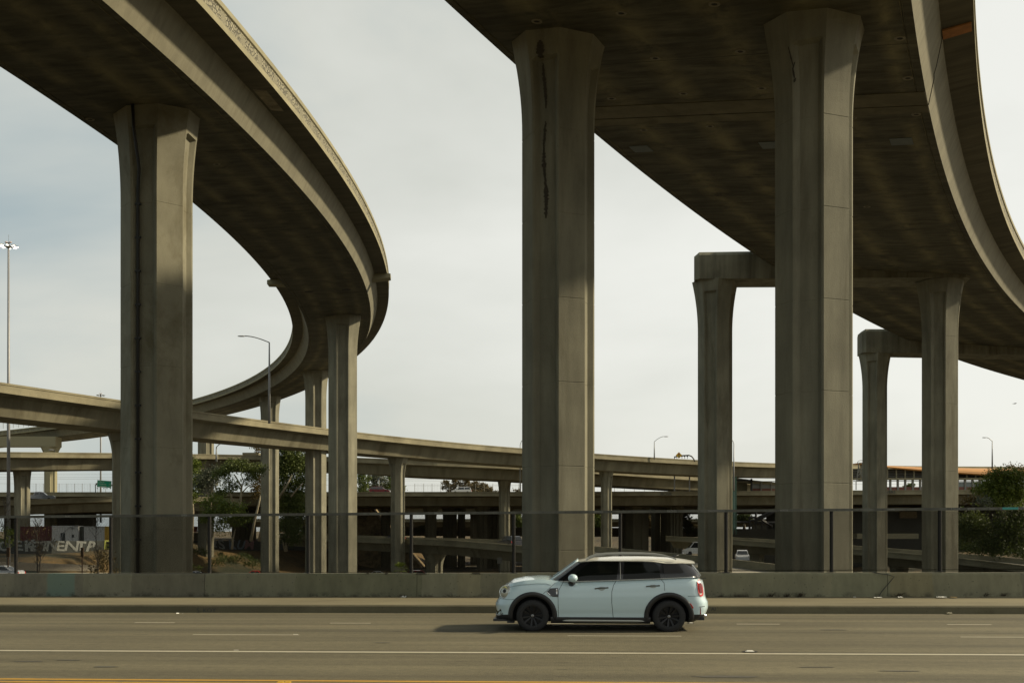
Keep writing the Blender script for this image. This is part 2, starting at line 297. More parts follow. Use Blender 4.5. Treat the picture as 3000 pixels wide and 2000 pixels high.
# ------------------------------------------------------------------ ground and road
def terr_h(X, Y):
    # freeway corridor 7 m below the bridge road, an embankment up to the rail line on the left
    z1 = np.interp(Y, [20, 60, 100, 125, 147, 176, 184, 190, 420], [-7, -7, -4.8, -3.6, -2.9, -1.75, -1.7, -.3, -.3])
    toe = np.interp(X, [-62, -55, -48, -36, -24], [203, 214, 228, 262, 330])
    h = np.clip((Y - toe) / 30.0, 0, 1); h = h*h*(3-2*h)
    z2 = -7.0 + h * 4.5 * np.clip((-20 - X) / 12, 0, 1)
    w = np.clip((-62 - X) / 9, 0, 1); w = w*w*(3-2*w)
    z = z2 + (z1 - z2) * w
    d2 = np.clip((X - 72) / 26, 0, 1) * np.clip((Y - 120) / 30, 0, 1)
    return z + 4.5 * d2 * d2 * (3 - 2 * d2)
def terrain():
    xs = np.concatenate([[-6000, -2500, -1000, -500, -300], np.arange(-200, 201, 5.0), [300, 500, 1000, 2500, 6000]])
    ys = np.concatenate([[-400, -100, 0, 20], np.arange(32, 420, 6.0), [480, 600, 900, 1500, 3000, 9000]])
    X, Y = np.meshgrid(xs, ys); Z = terr_h(X, Y)
    bump = (np.sin(X*.31+Y*.13)*np.cos(Y*.23-X*.11)) * .22 * np.clip((Z+6.9)/1.5, 0, 1)
    Z = Z + bump
    nx, ny = len(xs), len(ys)
    mb = MB(); mb.v = [tuple(p) for p in np.stack([X.ravel(), Y.ravel(), Z.ravel()], 1)]
    mb.f = [(j*nx+i, j*nx+i+1, (j+1)*nx+i+1, (j+1)*nx+i) for j in range(ny-1) for i in range(nx-1)]; mb.m = [0]*len(mb.f)
    m, n, b = newmat('dry_grass_ground'); L = n.links.new
    tc = nd(n, 'ShaderNodeTexCoord')
    a = nd(n, 'ShaderNodeTexNoise', _Scale=.09, _Detail=8.0, _Roughness=.65); L(tc.outputs['Object'], a.inputs['Vector'])
    c = nd(n, 'ShaderNodeTexNoise', _Scale=1.6, _Detail=5.0, _Roughness=.7); L(tc.outputs['Object'], c.inputs['Vector'])
    r = nd(n, 'ShaderNodeValToRGB'); e = r.color_ramp.elements; e[0].position = .38; e[0].color = (.022, .026, .010, 1); e[1].position = .58; e[1].color = (.125, .078, .024, 1)
    k = e.new(.47); k.color = (.065, .048, .018, 1)
    ad = nd(n, 'ShaderNodeMath', operation='MULTIPLY_ADD'); L(c.outputs[0], ad.inputs[0]); ad.inputs[1].default_value = .28; L(a.outputs[0], ad.inputs[2])
    sb = nd(n, 'ShaderNodeMath', operation='SUBTRACT'); L(ad.outputs[0], sb.inputs[0]); sb.inputs[1].default_value = .14; L(sb.outputs[0], r.inputs[0])
    L(r.outputs[0], b.inputs['Base Color']); b.inputs['Roughness'].default_value = 1
    tag(mb.build('ground', m, smooth=True), kind='structure')
terrain()
S0, S1 = -60.0, 60.0
T_KERB, T_WALL, T_BACK = 26.3*CT, 29.6*CT, 29.6*CT + .32
def strip(name, s0, s1, t0, t1, z, mat, parent=None, n=1, th=None):
    mb = MB(); 
    for i in range(n):
        a, b_ = s0+(s1-s0)*i/n, s0+(s1-s0)*(i+1)/n
        if th: mb.box(a, b_, t0, t1, z-th, z, M=ROADM)
        else: mb.add([(a,t0,z),(b_,t0,z),(b_,t1,z),(a,t1,z)], [(0,1,2,3)], M=ROADM)
    return mb.build(name, mat, parent)
def lstrip(name, s0, s1, t0, t1, z, mat, parent=None, th=None):     # same, but with local road coordinates kept for its material
    mb = MB()
    if th: mb.box(s0, s1, t0, t1, z-th, z)
    else: mb.add([(s0,t0,z),(s1,t0,z),(s1,t1,z),(s0,t1,z)], [(0,1,2,3)])
    o = mb.build(name, mat, parent); o.matrix_world = ROADM; return o
road = tag(lstrip('road', S0, S1, -14.0, T_KERB, 0.0, M_road, th=.9), kind='structure')
walk = MB(); walk.add([(S0,T_KERB,-.3),(S0,T_KERB,.165),(S0,T_KERB+.03,.19),(S0,T_BACK+.1,.21),(S0,T_BACK+.1,-.9),(S1,T_KERB,-.3),(S1,T_KERB,.165),(S1,T_KERB+.03,.19),(S1,T_BACK+.1,.21),(S1,T_BACK+.1,-.9)],
    [(0,1,6,5),(1,2,7,6),(2,3,8,7),(3,4,9,8),(0,5,9,4)])
walk = walk.build('sidewalk', M_walk, fixn=True); walk.matrix_world = ROADM; tag(walk, kind='structure')
kb = MB()
ks = S0
kbo = None
kerb_mb = MB(); kerb_mb.add([(S0,T_KERB-.012,-.01),(S0,T_KERB-.012,.16),(S0,T_KERB+.01,.192),(S0,T_KERB+.16,.199),(S1,T_KERB-.012,-.01),(S1,T_KERB-.012,.16),(S1,T_KERB+.01,.192),(S1,T_KERB+.16,.199)],
    [(0,4,5,1),(1,5,6,2),(2,6,7,3)])
kerb = kerb_mb.build('kerb', M_kerb); kerb.matrix_world = ROADM; tag(kerb, kind='structure')
def mark(name, s0, s1, Yc, w, mat, z=.004):
    t = Yc*CT; o = lstrip(name, s0, s1, t-w/2, t+w/2, z, mat, None); o.parent = road; o.matrix_parent_inverse = road.matrix_world.inverted(); return o
bpy.context.view_layer.update()
mark('white_line', S0, S1, 17.7, .17, M_white)
mark('yellow_line', S0, S1, 14.25, .12, M_yel); mark('yellow_line', S0, S1, 13.98, .12, M_yel)
for (a, b_) in ((395,512),(967,1086),(1588,1680),(2158,2284),(2775,2905),(-190,-75),(3380,3510)):
    mark('lane_dash', s_at(a, 23.3*CT), s_at(b_, 23.3*CT), 23.3, .10, M_white)
for (a, b_) in ((565,877),(1663,1996),(2814,3150),(-540,-225)):
    mark('lane_dash', s_at(a, 20.6*CT), s_at(b_, 20.6*CT), 20.6, .085, M_white)
seam = plain('tarred_road_seam', (.05, .047, .035), .8)
mark('road_seam', S0, S1, 22.55, .025, seam); mark('road_seam', S0, S1, 24.9, .02, seam)
tar = plain('old_tar_patch', (.06, .055, .04), .75)
for (u, Y, a, w_) in ((2440, 22.0, .32, .09), (2130, 14.9, .5, .12), (310, 15.6, .22, .07), (1120, 19.2, .18, .05), (2630, 15.6, .35, .06), (2390, 16.0, .3, .05), (83, 16.2, .25, .06), (200, 16.4, .2, .05)):
    mb = MB(); t = Y*CT; s = s_at(u, t); N = 14
    vs = [(s+a*math.cos(2*math.pi*k/N)*random.uniform(.75,1.1), t+w_*math.sin(2*math.pi*k/N)*random.uniform(.7,1.2), .005) for k in range(N)]
    mb.add(vs, [tuple(range(N))]); o = mb.build('tar_patch', tar); o.matrix_world = ROADM; bpy.context.view_layer.update(); o.parent = road; o.matrix_parent_inverse = road.matrix_world.inverted()
# raised reflective markers and litter
def stud(u, Y, c, lab, w=.10, h=.022):
    t = Y*CT; s = s_at(u, t); mb = MB(); mb.box(-w, w, -.05, .05, .0, .004, mi=1)
    mb.add([(-w*.6,-.045,.004),(w*.6,-.045,.004),(w*.6,.045,.004),(-w*.6,.045,.004),(-w*.35,-.02,h),(w*.35,-.02,h),(w*.35,.02,h),(-w*.35,.02,h)], [(0,1,5,4),(1,2,6,5),(2,3,7,6),(3,0,4,7),(4,5,6,7)])
    o = mb.build('road_marker', [c, M_black]); p = rd(s, t, .002); o.location = p; o.rotation_euler = (0, 0, -TH); tag(o, lab, 'road marker', 'raised markers on the lane lines'); return o
sw = plain('white_ceramic_marker', (.62, .6, .52), .4); sy = plain('yellow_ceramic_marker', (.6, .36, .03), .4)
stud(777, 23.45, sw, 'white raised road marker between the first two far lane dashes'); stud(866, 20.75, sw, 'white raised marker at the right end of the left long dash', .13)
stud(692, 17.95, sw, 'white raised marker just above the solid line at left', .12); stud(2024, 23.45, sw, 'small white marker on the road behind the car', .07)
stud(2197, 17.95, sw, 'white raised marker above the solid line at right', .12)
stud(822, 14.12, sy, 'left one of two yellow raised markers on the double yellow line at left'); stud(843, 14.12, sy, 'right one of two yellow raised markers on the double yellow line at left')
stud(2667, 14.12, sy, 'left one of two yellow raised markers at the right bottom of the road'); stud(2688, 14.12, sy, 'right one of two yellow raised markers at the right bottom of the road')
def litter(u, Y, w, h, lab, c=(.6,.6,.55), z=0.0, seed=0):
    r = random.Random(seed+int(u)); t = Y*CT; s = s_at(u, t); mb = MB(); n = 7
    vs = []; 
    for j in range(4):
        for i in range(n): vs.append((w*(i/(n-1)-.5)+r.uniform(-.01,.01), .05*(j-1.5)+r.uniform(-.02,.02), max(.002, h*r.uniform(.1,1)*math.sin(math.pi*(j+.5)/4))))
    mb.add(vs, [(j*n+i, j*n+i+1, (j+1)*n+i+1, (j+1)*n+i) for j in range(3) for i in range(n-1)])
    o = mb.build('litter', plain('litter_paper', c, .7)); o.location = rd(s, t, z); o.rotation_euler = (0,0,-TH); tag(o, lab, 'litter', 'scraps of litter along the kerb and wall'); return o
litter(383, 26.1, .16, .04, 'crumpled white scrap in the gutter left of the curled one'); litter(531, 26.0, .24, .07, 'long curled white strip of litter in the gutter')
litter(578, 29.2, .3, .02, 'flat pale strip of litter at the foot of the wall at left', z=.2); litter(1183, 29.3, .16, .09, 'white tangled scrap against the wall left of the car', z=.2)
litter(2503, 29.1, .07, .04, 'small white scrap at the wall foot, left of the hanging cord', z=.2); litter(2571, 29.0, .22, .02, 'flat white scrap under the black cord', z=.2)
litter(2637, 29.0, .12, .03, 'short white scrap just right of the black cord', z=.2); litter(2757, 29.0, .24, .03, 'white bag scrap at the wall foot far right', z=.2)
litter(2794, 29.0, .16, .02, 'dry tan scrap right of the white bag scrap', (.25,.17,.06), z=.2); litter(344, 29.3, .25, .02, 'bluish scrap at the wall foot below the painted patch', (.3,.36,.38), z=.2)
litter(2780, 26.15, .11, .02, 'small pale scrap in the gutter at the far right', (.3,.28,.2)); litter(1415, 21.4, .14, .01, 'thin white fleck on the road ahead of the car', (.5,.5,.45))

# ------------------------------------------------------------------ bridge wall and chain-link fence
def wall_mat():
    m, n, b = newmat('patched_wall_concrete'); L = n.links.new
    tc = nd(n, 'ShaderNodeTexCoord'); sp = nd(n, 'ShaderNodeSeparateXYZ'); L(tc.outputs['Object'], sp.inputs[0])
    wob = nd(n, 'ShaderNodeTexNoise', _Scale=2.5, _Detail=3.0); L(tc.outputs['Object'], wob.inputs['Vector'])
    xo = nd(n, 'ShaderNodeMath', operation='MULTIPLY_ADD'); L(wob.outputs[0], xo.inputs[0]); xo.inputs[1].default_value = .22; L(sp.outputs[0], xo.inputs[2])
    mr = nd(n, 'ShaderNodeMapRange'); mr.inputs[1].default_value = -18; mr.inputs[2].default_value = 15; L(xo.outputs[0], mr.inputs[0])
    cr = nd(n, 'ShaderNodeValToRGB'); cr.color_ramp.interpolation = 'CONSTANT'; els = cr.color_ramp.elements
    def P(u): return (s_at(u, T_WALL)+.11+18)/33
    stops = [(0,(1,1,1)),(P(32),(.86,.87,.88)),(P(238),(1.0,1.02,.98)),(P(382),(.76,.76,.74)),(P(600),(.9,.93,.85)),(P(860),(.8,.84,.72)),(P(1222),(1.06,1.08,.98)),(P(1330),(1.18,1.15,.98)),(P(1395),(.9,.9,.82)),(P(1475),(1.1,1.1,.95)),(P(1530),(.92,.93,.86)),(P(2110),(1.0,1.03,.92)),(P(2400),(1.08,1.09,.96)),(P(2425),(.98,1.02,.9)),(P(2600),(1.05,1.0,.8)),(P(2720),(1.02,1.03,.92)),(P(2990),(.8,.8,.75))]
    els[0].position = 0; els[0].color = (1,1,1,1); els[1].position = stops[1][0]; els[1].color = (*stops[1][1],1)
    for p, c in stops[2:]: x = els.new(p); x.color = (*c, 1)
    L(mr.outputs[0], cr.inputs[0])
    mp = nd(n, 'ShaderNodeMapping'); mp.inputs['Scale'].default_value = (1.2, 1, .5); L(tc.outputs['Object'], mp.inputs[0])
    a = nd(n, 'ShaderNodeTexNoise', _Scale=2.2, _Detail=9.0, _Roughness=.68); L(mp.outputs[0], a.inputs['Vector'])
    r1 = nd(n, 'ShaderNodeMapRange'); r1.inputs[1].default_value = .3; r1.inputs[2].default_value = .7; r1.inputs[3].default_value = .78; r1.inputs[4].default_value = 1.16; L(a.outputs[0], r1.inputs[0])
    mu = nd(n, 'ShaderNodeMix', data_type='RGBA', blend_type='MULTIPLY'); mu.inputs[0].default_value = 1; mu.inputs[6].default_value = (.182, .170, .120, 1); L(cr.outputs[0], mu.inputs[7])
    m2 = nd(n, 'ShaderNodeMix', data_type='RGBA', blend_type='MULTIPLY'); m2.inputs[0].default_value = 1; L(mu.outputs[2], m2.inputs[6]); L(r1.outputs[0], m2.inputs[7])
    # pale blue-green paint patch
    c0 = s_at(181, T_WALL)
    d = nd(n, 'ShaderNodeMath', operation='SUBTRACT'); L(xo.outputs[0], d.inputs[0]); d.inputs[1].default_value = c0+.11
    ab = nd(n, 'ShaderNodeMath', operation='ABSOLUTE'); L(d.outputs[0], ab.inputs[0])
    pr = nd(n, 'ShaderNodeMapRange'); pr.inputs[1].default_value = .44; pr.inputs[2].default_value = .38; L(ab.outputs[0], pr.inputs[0])
    pm = nd(n, 'ShaderNodeMath', operation='MULTIPLY'); L(pr.outputs[0], pm.inputs[0]); pm.inputs[1].default_value = .85
    m3 = nd(n, 'ShaderNodeMix', data_type='RGBA'); L(pm.outputs[0], m3.inputs[0]); L(m2.outputs[2], m3.inputs[6]); m3.inputs[7].default_value = (.13, .185, .145, 1)
    # air holes and chips
    vo = nd(n, 'ShaderNodeTexVoronoi', _Scale=7.5); L(tc.outputs['Object'], vo.inputs['Vector'])
    vr = nd(n, 'ShaderNodeMapRange'); vr.inputs[1].default_value = .13; vr.inputs[2].default_value = .08; vr.inputs[4].default_value = .75; L(vo.outputs['Distance'], vr.inputs[0])
    m4 = nd(n, 'ShaderNodeMix', data_type='RGBA'); L(vr.outputs[0], m4.inputs[0]); L(m3.outputs[2], m4.inputs[6]); m4.inputs[7].default_value = (.045, .043, .03, 1)
    # grime and dead weeds stain along the foot
    zr = nd(n, 'ShaderNodeMapRange'); zr.inputs[1].default_value = .36; zr.inputs[2].default_value = .2; L(sp.outputs[2], zr.inputs[0])
    g = nd(n, 'ShaderNodeTexNoise', _Scale=3.4, _Detail=8.0, _Roughness=.7); L(tc.outputs['Object'], g.inputs['Vector'])
    gr_ = nd(n, 'ShaderNodeMapRange'); gr_.inputs[1].default_value = .48; gr_.inputs[2].default_value = .60; L(g.outputs[0], gr_.inputs[0])
    gm = nd(n, 'ShaderNodeMath', operation='MULTIPLY'); L(zr.outputs[0], gm.inputs[0]); L(gr_.outputs[0], gm.inputs[1])
    m5 = nd(n, 'ShaderNodeMix', data_type='RGBA'); L(gm.outputs[0], m5.inputs[0]); L(m4.outputs[2], m5.inputs[6]); m5.inputs[7].default_value = (.04, .035, .02, 1)
    L(m5.outputs[2], b.inputs['Base Color']); b.inputs['Roughness'].default_value = .9
    bp = nd(n, 'ShaderNodeBump', _Strength=.35, _Distance=.02); L(a.outputs[0], bp.inputs['Height']); L(bp.outputs[0], b.inputs['Normal'])
    return m
M_wall = wall_mat()
wall = thing('bridge_wall', 'long low patched concrete parapet wall behind the sidewalk', 'wall')
ZT = .86
secs = [-30.0] + [s_at(u, T_WALL) for u in (600, 1222, 2600)] + [24.0]
for a, b_ in zip(secs[:-1], secs[1:]):
    mb = MB(); N = max(2, int((b_-a)/.6)); r = random.Random(int(a*10)+999); prof0 = [(T_WALL-.045,.2),(T_WALL,ZT-.05),(T_WALL+.02,ZT-.012),(T_WALL+.05,ZT),(T_WALL+.28,ZT),(T_WALL+.3,ZT-.03),(T_WALL+.33,-.9)]
    for i in range(N+1):
        s = a+.006+(b_-a-.012)*i/N; dz = r.uniform(-.004,.004)
        for (t, z) in prof0: mb.v.append((s, t, z+(dz if z > .5 else 0)))
    k = len(prof0)
    for i in range(N):
        for j in range(k-1): mb.f.append((i*k+j, (i+1)*k+j, (i+1)*k+j+1, i*k+j+1)); mb.m.append(0)
    mb.f.append(tuple(range(k))); mb.m.append(0); mb.f.append(tuple(N*k+j for j in range(k))[::-1]); mb.m.append(0)
    o = mb.build('wall_section', M_wall, wall, fixn=True); o.matrix_world = ROADM
# broken-off chips along the top edge
chip = plain('broken_concrete', (.075, .068, .045), .95)
for (u, w_, h_) in ((1132, .05, .05), (1235, .17, .045), (1395, .15, .03), (1077,.04,.03)):
    mb = MB(); s = s_at(u, T_WALL); pts = [(s-w_,ZT-.02),(s-w_*.6,ZT-h_*.6),(s-w_*.2,ZT-h_),(s+w_*.3,ZT-h_*.7),(s+w_,ZT-.015),(s+w_*.6,ZT+.006),(s-w_*.7,ZT+.006)]
    mb.v = [(x, T_WALL-.012, z) for x, z in pts] + [(x, T_WALL+.05, z+.004) for x, z in pts]; n = len(pts)
    mb.f = [tuple(range(n)), tuple(range(n, 2*n))[::-1]] + [(i, (i+1) % n, n+(i+1) % n, n+i) for i in range(n)]; mb.m = [0]*len(mb.f)
    o = mb.build('chip', chip, wall); o.matrix_world = ROADM
# cord
sc_ = s_at(2612, T_WALL)
cord = MB(); 
cp = [(s_at(2553,T_WALL), T_WALL-.03, ZT+.0), (s_at(2575,T_WALL), T_WALL-.05, ZT-.04), (s_at(2600,T_WALL), T_WALL-.06, ZT-.07), (s_at(2618,T_WALL), T_WALL-.06, ZT-.13), (s_at(2604,T_WALL), T_WALL-.07, ZT-.28), (s_at(2590,T_WALL), T_WALL-.09, ZT-.42), (s_at(2577,T_WALL), T_WALL-.12, ZT-.56), (s_at(2572,T_WALL), T_WALL-.14, ZT-.64)]
cord.tube([rd(*p) for p in cp], .011, 6); tag(cord.build('hanging_cord', M_black), 'black cord hanging bent over the front of the low wall', 'cord')
# dead weeds at the foot of the wall
def weed(u, n, h, lab):
    s = s_at(u, T_WALL); mb = MB(); r = random.Random(int(u))
    for i in range(n):
        a = r.uniform(-1.2, 1.2); x = s + r.uniform(-.08, .08); q = r.uniform(.4, 1)*h
        p0 = rd(x, T_WALL-.06, .2); p1 = rd(x+a*q*.5, T_WALL-.10-r.uniform(0,.05), .2+q*.7); p2 = rd(x+a*q, T_WALL-.12-r.uniform(0,.08), .2+q*r.uniform(.4,1))
        mb.tube([p0,p1,p2], [.006,.004,.002], 3)
    tag(mb.build('dry_weed', plain('dry_weed_stems', (.05,.035,.018), .9)), lab, 'weed', 'dry weeds along the foot of the wall')
WD = ((2254,22,.17),(2305,16,.13),(2345,22,.15),(2184,9,.09),(2158,7,.08),(2134,6,.07),(2108,6,.07),(2630,18,.13),(2888,12,.13),(2935,16,.12),(1015,8,.08),(1075,10,.1),(1142,8,.09),(1180,24,.11),(1313,7,.07),(1340,8,.08),(1385,8,.07),(730,10,.1),(985,14,.1),(70,6,.05))
ordn = ('first','second','third','fourth','fifth','sixth','seventh','eighth','ninth','tenth','eleventh')
for k_, (u, n, h) in enumerate(sorted(WD)):
    nr = [w for w in sorted(WD) if w[0] > 2000]; nl = [w for w in sorted(WD) if w[0] <= 2000][::-1]
    side, q = ('right', nr.index((u,n,h))) if u > 2000 else ('left', nl.index((u,n,h)))
    weed(u, n, h, ordn[q]+' dry weed tuft along the wall foot, counting '+side+'ward from the car')
fence = thing('chain_link_fence', 'dark fine-mesh chain-link fence on top of the low concrete wall', 'fence')
TF = T_WALL + .16; ZR = 2.60
mb = MB(); rail_s = [-26.0] + [s_at(u, TF) for u in (-540, 470, 1495, 2892)] + [22.0]
for a, b_ in zip(rail_s[:-1], rail_s[1:]):
    m_ = MB(); m_.box(a+.004, b_-.004, TF-.075, TF-.03, ZR-.075, ZR, M=ROADM); m_.build('top_rail', M_rail, fence)
m_ = MB(); m_.lathe([(.012,0),(.012,.008),(0,.008)], 8, M=Matrix.Rotation(R(90), 4, 'X')); bolt0 = m_.build('bolt', M_black, fence); bolt0.location = rd(-40*.62+.1, TF-.075, ZR-.04)
for i in range(-39, 36):
    b_ = bolt0.copy(); col.objects.link(b_); b_.parent = fence; b_.location = rd(i*.62+.1, TF-.075, ZR-.04)
for u in (-247, 47, 325, 614, 903, 1205, 1505, 1817, 2127, 2436, 2753, 3070):
    s = s_at(u, TF); m_ = MB(); m_.tube([rd(s, TF, ZT-.01), rd(s, TF, ZR-.02)], .050, 10); 
    m_.box(s-.1, s+.1, TF-.09, TF+.09, ZT-.004, ZT+.012, M=ROADM); m_.build('post', M_postm, fence)
m_ = MB(); m_.tube([rd(-26, TF, ZT+.05), rd(22, TF, ZT+.05)], .008, 6); m_.build('bottom_wire', M_wire, fence)
# the mesh itself: two families of slanting wires, 25 mm apart
m_ = MB(); h = ZR-.06-(ZT+.03); pit = .0285; wr = .0029; run = h*.62
V = []; Fc = []
z0, z1 = ZT+.03, ZR-.06
for fam, sg in ((0, 1), (1, -1)):
    s = -25.0
    while s < 21.0:
        a, b_ = s, s+sg*run; t = TF-.048+fam*.004; k = len(V)
        V += [(a-wr,t-wr*.7,z0),(a+wr,t-wr*.7,z0),(a+wr,t+wr*.7,z0),(a-wr,t+wr*.7,z0),(b_-wr,t-wr*.7,z1),(b_+wr,t-wr*.7,z1),(b_+wr,t+wr*.7,z1),(b_-wr,t+wr*.7,z1)]
        Fc += [(k,k+1,k+5,k+4),(k+1,k+2,k+6,k+5),(k+2,k+3,k+7,k+6),(k+3,k,k+4,k+7)]
        s += pit
m_.v = V; m_.f = Fc; m_.m = [0]*len(Fc); o = m_.build('wire_mesh', M_wire, fence); o.matrix_world = ROADM; o['kind'] = 'stuff'
# scratched tags on the rail
for (u, tx, w_) in ((1282, 'SMKER', .3), (1752, 'NEMO15', .36), (1969, 'PAGN21', .40), (2099, 'DAZERBSM25', .80), (2297, '40XOE', .3), (2611, 'HWR/', .40), (2800, 'ROXOE', .46), (2846, 'BSM25', .38), (2994, 'ROXY', .22), (540, 'SMBR', .22), (200, 'RUKE', .3)):
    s = s_at(u, TF-.08); text_obj(tx, .075, facing(rd(s, TF-.0775, ZR-.039), -TH), M_greyp, fence, 'scratched_tag', ext=.001)
m_ = MB(); s = s_at(2960, TF-.08); m_.box(s-.21, s+.21, TF-.079, TF-.075, ZR-.066, ZR-.004, M=ROADM); m_.build('teal_paint', plain('teal_spray_paint', (.03,.22,.2), .6), fence)
text_obj('S. KOY', .15, facing(rd(s_at(605, T_KERB), T_KERB-.015, .09), -TH, 1.1), M_grafd, None, 'kerb_graffiti', ext=.001)
tag(bpy.context.scene.objects['kerb_graffiti'], 'black scrawled tag on the kerb face at left', 'graffiti')
o = text_obj('AI', .13, facing(rd(s_at(2090, T_KERB), T_KERB-.015, .1), -TH), M_grafd, None, 'kerb_graffiti', ext=.001); tag(o, 'faint black letters on the kerb just behind the car', 'graffiti')

# ------------------------------------------------------------------ elevated roads
class Path:
    def __init__(s, X, Y, Z, H, E, S): s.X, s.Y, s.Z, s.H, s.E, s.S = map(np.asarray, (X, Y, Z, H, E, S))
    def p(s, q, lat=0.0, dz=0.0):
        f = lambda a: float(np.interp(q, s.S, a)); h, e_ = f(s.H), f(s.E)
        return Vector((f(s.X)+lat*math.cos(h), f(s.Y)-lat*math.sin(h), f(s.Z)+dz+e_*lat))
    def h(s, q): return float(np.interp(q, s.S, s.H))
def fitted(q, s0, s1, emin=-1, scut=None):
    x0,y0,h0,k1,k2,k3,k4,z0,z1,z2,z3,e0,e1,e2 = q[:14]
    S = np.arange(s0, s1+.01, .5); t = S/100
    if scut: tt = np.minimum(t, scut/100)
    else: tt = t
    H = h0+k1*tt+k2*tt**2+k3*tt**3+k4*tt**4
    if scut: H = H + (t-tt)*(k1+2*k2*tt+3*k3*tt**2+4*k4*tt**3)
    dx, dy = np.sin(H), np.cos(H); i0 = int(np.argmin(abs(S)))
    X = np.concatenate([[0], np.cumsum((dx[1:]+dx[:-1])/2)])*.5; Y = np.concatenate([[0], np.cumsum((dy[1:]+dy[:-1])/2)])*.5
    Z = z0+z1*t+z2*t**2+z3*t**3; E = np.maximum(e0+e1*t+e2*t*t, emin)
    return Path(X-X[i0]+x0, Y-Y[i0]+y0, Z, H, E, S)
def spath(pts, half, side=1, e=0.0, n=60):
    """near-edge points (world) -> centre path; the near edge is the right side for side=1 when going away, else left"""
    P = np.array([tuple(p) for p in pts]); d = np.concatenate([[0], np.cumsum(np.hypot(*np.diff(P[:, :2], axis=0).T))])
    S = np.linspace(0, d[-1], n); Q = np.stack([np.interp(S, d, P[:, i]) for i in range(3)], 1)
    for _ in range(10): Q[1:-1] = (Q[:-2]+2*Q[1:-1]+Q[2:])/4
    T = np.gradient(Q[:, :2], axis=0); H = np.unwrap(np.arctan2(T[:, 0], T[:, 1]))
    X = Q[:, 0]-side*half*np.cos(H); Y = Q[:, 1]+side*half*np.sin(H)
    return Path(X, Y, Q[:, 2]-e*half*side, H, np.full(n, e), S)
def sweep(path, prof, mats, mi, name, parent, s0, s1, ds, closed=True, caps=True, smooth=False, ny=None):
    """prof: list of (lat, dz); mi: material per profile edge; uv = (s, running profile length or lat)"""
    N = max(1, int(round((s1-s0)/ds))); k = len(prof); mb = MB(); 
    for i in range(N+1):
        q = s0+(s1-s0)*i/N
        for (l, dz) in prof: mb.v.append(tuple(path.p(q, l, dz)))
    cum = [0.0]
    for j in range(k): 
        a, b_ = prof[j], prof[(j+1) % k]; cum.append(cum[-1]+math.hypot(a[0]-b_[0], a[1]-b_[1]))
    uvs = []; J = range(k) if closed else range(k-1)
    for i in range(N):
        qa, qb = s0+(s1-s0)*i/N, s0+(s1-s0)*(i+1)/N
        for j in J:
            j2 = (j+1) % k; mb.f.append((i*k+j, (i+1)*k+j, (i+1)*k+j2, i*k+j2)); mb.m.append(mi[j])
            flat = abs(prof[j][1]-prof[j2][1]) < .35*abs(prof[j][0]-prof[j2][0])
            va, vb = (prof[j][0], prof[j2][0]) if flat else (cum[j], cum[j+1])
            if not flat: va, vb = prof[j][1], prof[j2][1]
            uvs += [(qa, va), (qb, va), (qb, vb), (qa, vb)]
    if caps and closed:
        mb.f.append(tuple(range(k))); mb.m.append(mi[0]); uvs += [(prof[j][0], prof[j][1]) for j in range(k)]
        mb.f.append(tuple(N*k+j for j in range(k))[::-1]); mb.m.append(mi[0]); uvs += [(prof[j][0], prof[j][1]) for j in range(k)][::-1]
    o = mb.build(name, mats, parent, smooth=False)
    me = o.data
    if len(me.loops) == len(uvs):
        uvl = me.uv_layers.new(name='UVMap'); uvl.data.foreach_set('uv', np.array(uvs, dtype=np.float32).ravel())
    else: print('UV mismatch', name, len(me.loops), len(uvs))
    bm = bmesh.new(); bm.from_mesh(me); bmesh.ops.recalc_face_normals(bm, faces=bm.faces); bm.to_mesh(me); bm.free()
    return o
VL = [-17.14068, 50.35449, 0.0753, -0.29034, -0.05415, -0.01077, -0.00021, 23.65739, 6.2969, -2.02508, -0.04568, 0.0387, 0.09551, -0.05185, 3.51156, 0.70186, 1.84481, 0.34008, 1.19522, 0.3455, 0.76334]
VR = [6.20215, 38.48902, 0.4129, 0.19358, 0.2007, -0.40028, 0.31193, 22.62686, 4.1089, 1.07171, -2.44968, -0.1022, -0.0342, 0.04005, 7.80174, 0.69779, 2.10148, 0.46851, 1.16958, 0.23015, 0.87931]
PL = fitted(VL, -70, 310, -.03); PR = fitted(VR, -60, 165, scut=108)
def big_deck(th, path, V, s0, s1, ds, sof, gaps=()):
    ws, sw, D, ht, ov, hf, h2 = V[14:]; wt = ws+sw; wo = wt+ov
    g = .30
    prof = [(-wo+.02,-hf),(-wt,-ht),(-ws,-D),(-ws+g,-D),(-ws+g+.02,-D+.035),(-ws+g+.07,-D+.035),(-ws+g+.09,-D),(ws-g-.09,-D),(ws-g-.07,-D+.035),(ws-g-.02,-D+.035),(ws-g,-D),(ws,-D),(wt,-ht),(wo-.02,-hf),(wo-.02,-.02),(-wo+.02,-.02)]
    mi = [2,1,0,0,0,0,0,0,0,0,0,1,2,1,1,1]
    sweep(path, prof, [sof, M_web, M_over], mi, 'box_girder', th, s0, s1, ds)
    for sg in (-1, 1):
        P = [(wo,-hf),(wo,-hf+.26),(wo-.045,-hf+.29),(wo-.045,h2-.27),(wo,h2-.24),(wo+.025,h2-.22),(wo+.025,h2),(wo-.27,h2),(wo-.45,.02),(wo-.45,-hf+.01)]
        P = [(sg*a, b_) for a, b_ in P]
        mi2 = [0,0,1,0,0,0,0,0,0,0]
        sweep(path, P, [M_par, M_rel], mi2, 'parapet', th, s0, s1, ds)
    return wo
flyL = thing('curved_flyover', 'narrow curved concrete flyover sweeping from upper left and curling back to the left', 'flyover')
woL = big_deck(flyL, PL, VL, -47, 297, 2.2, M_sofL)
flyR = thing('wide_flyover', 'wide concrete flyover overhead at right carried on two rows of pillars', 'flyover')
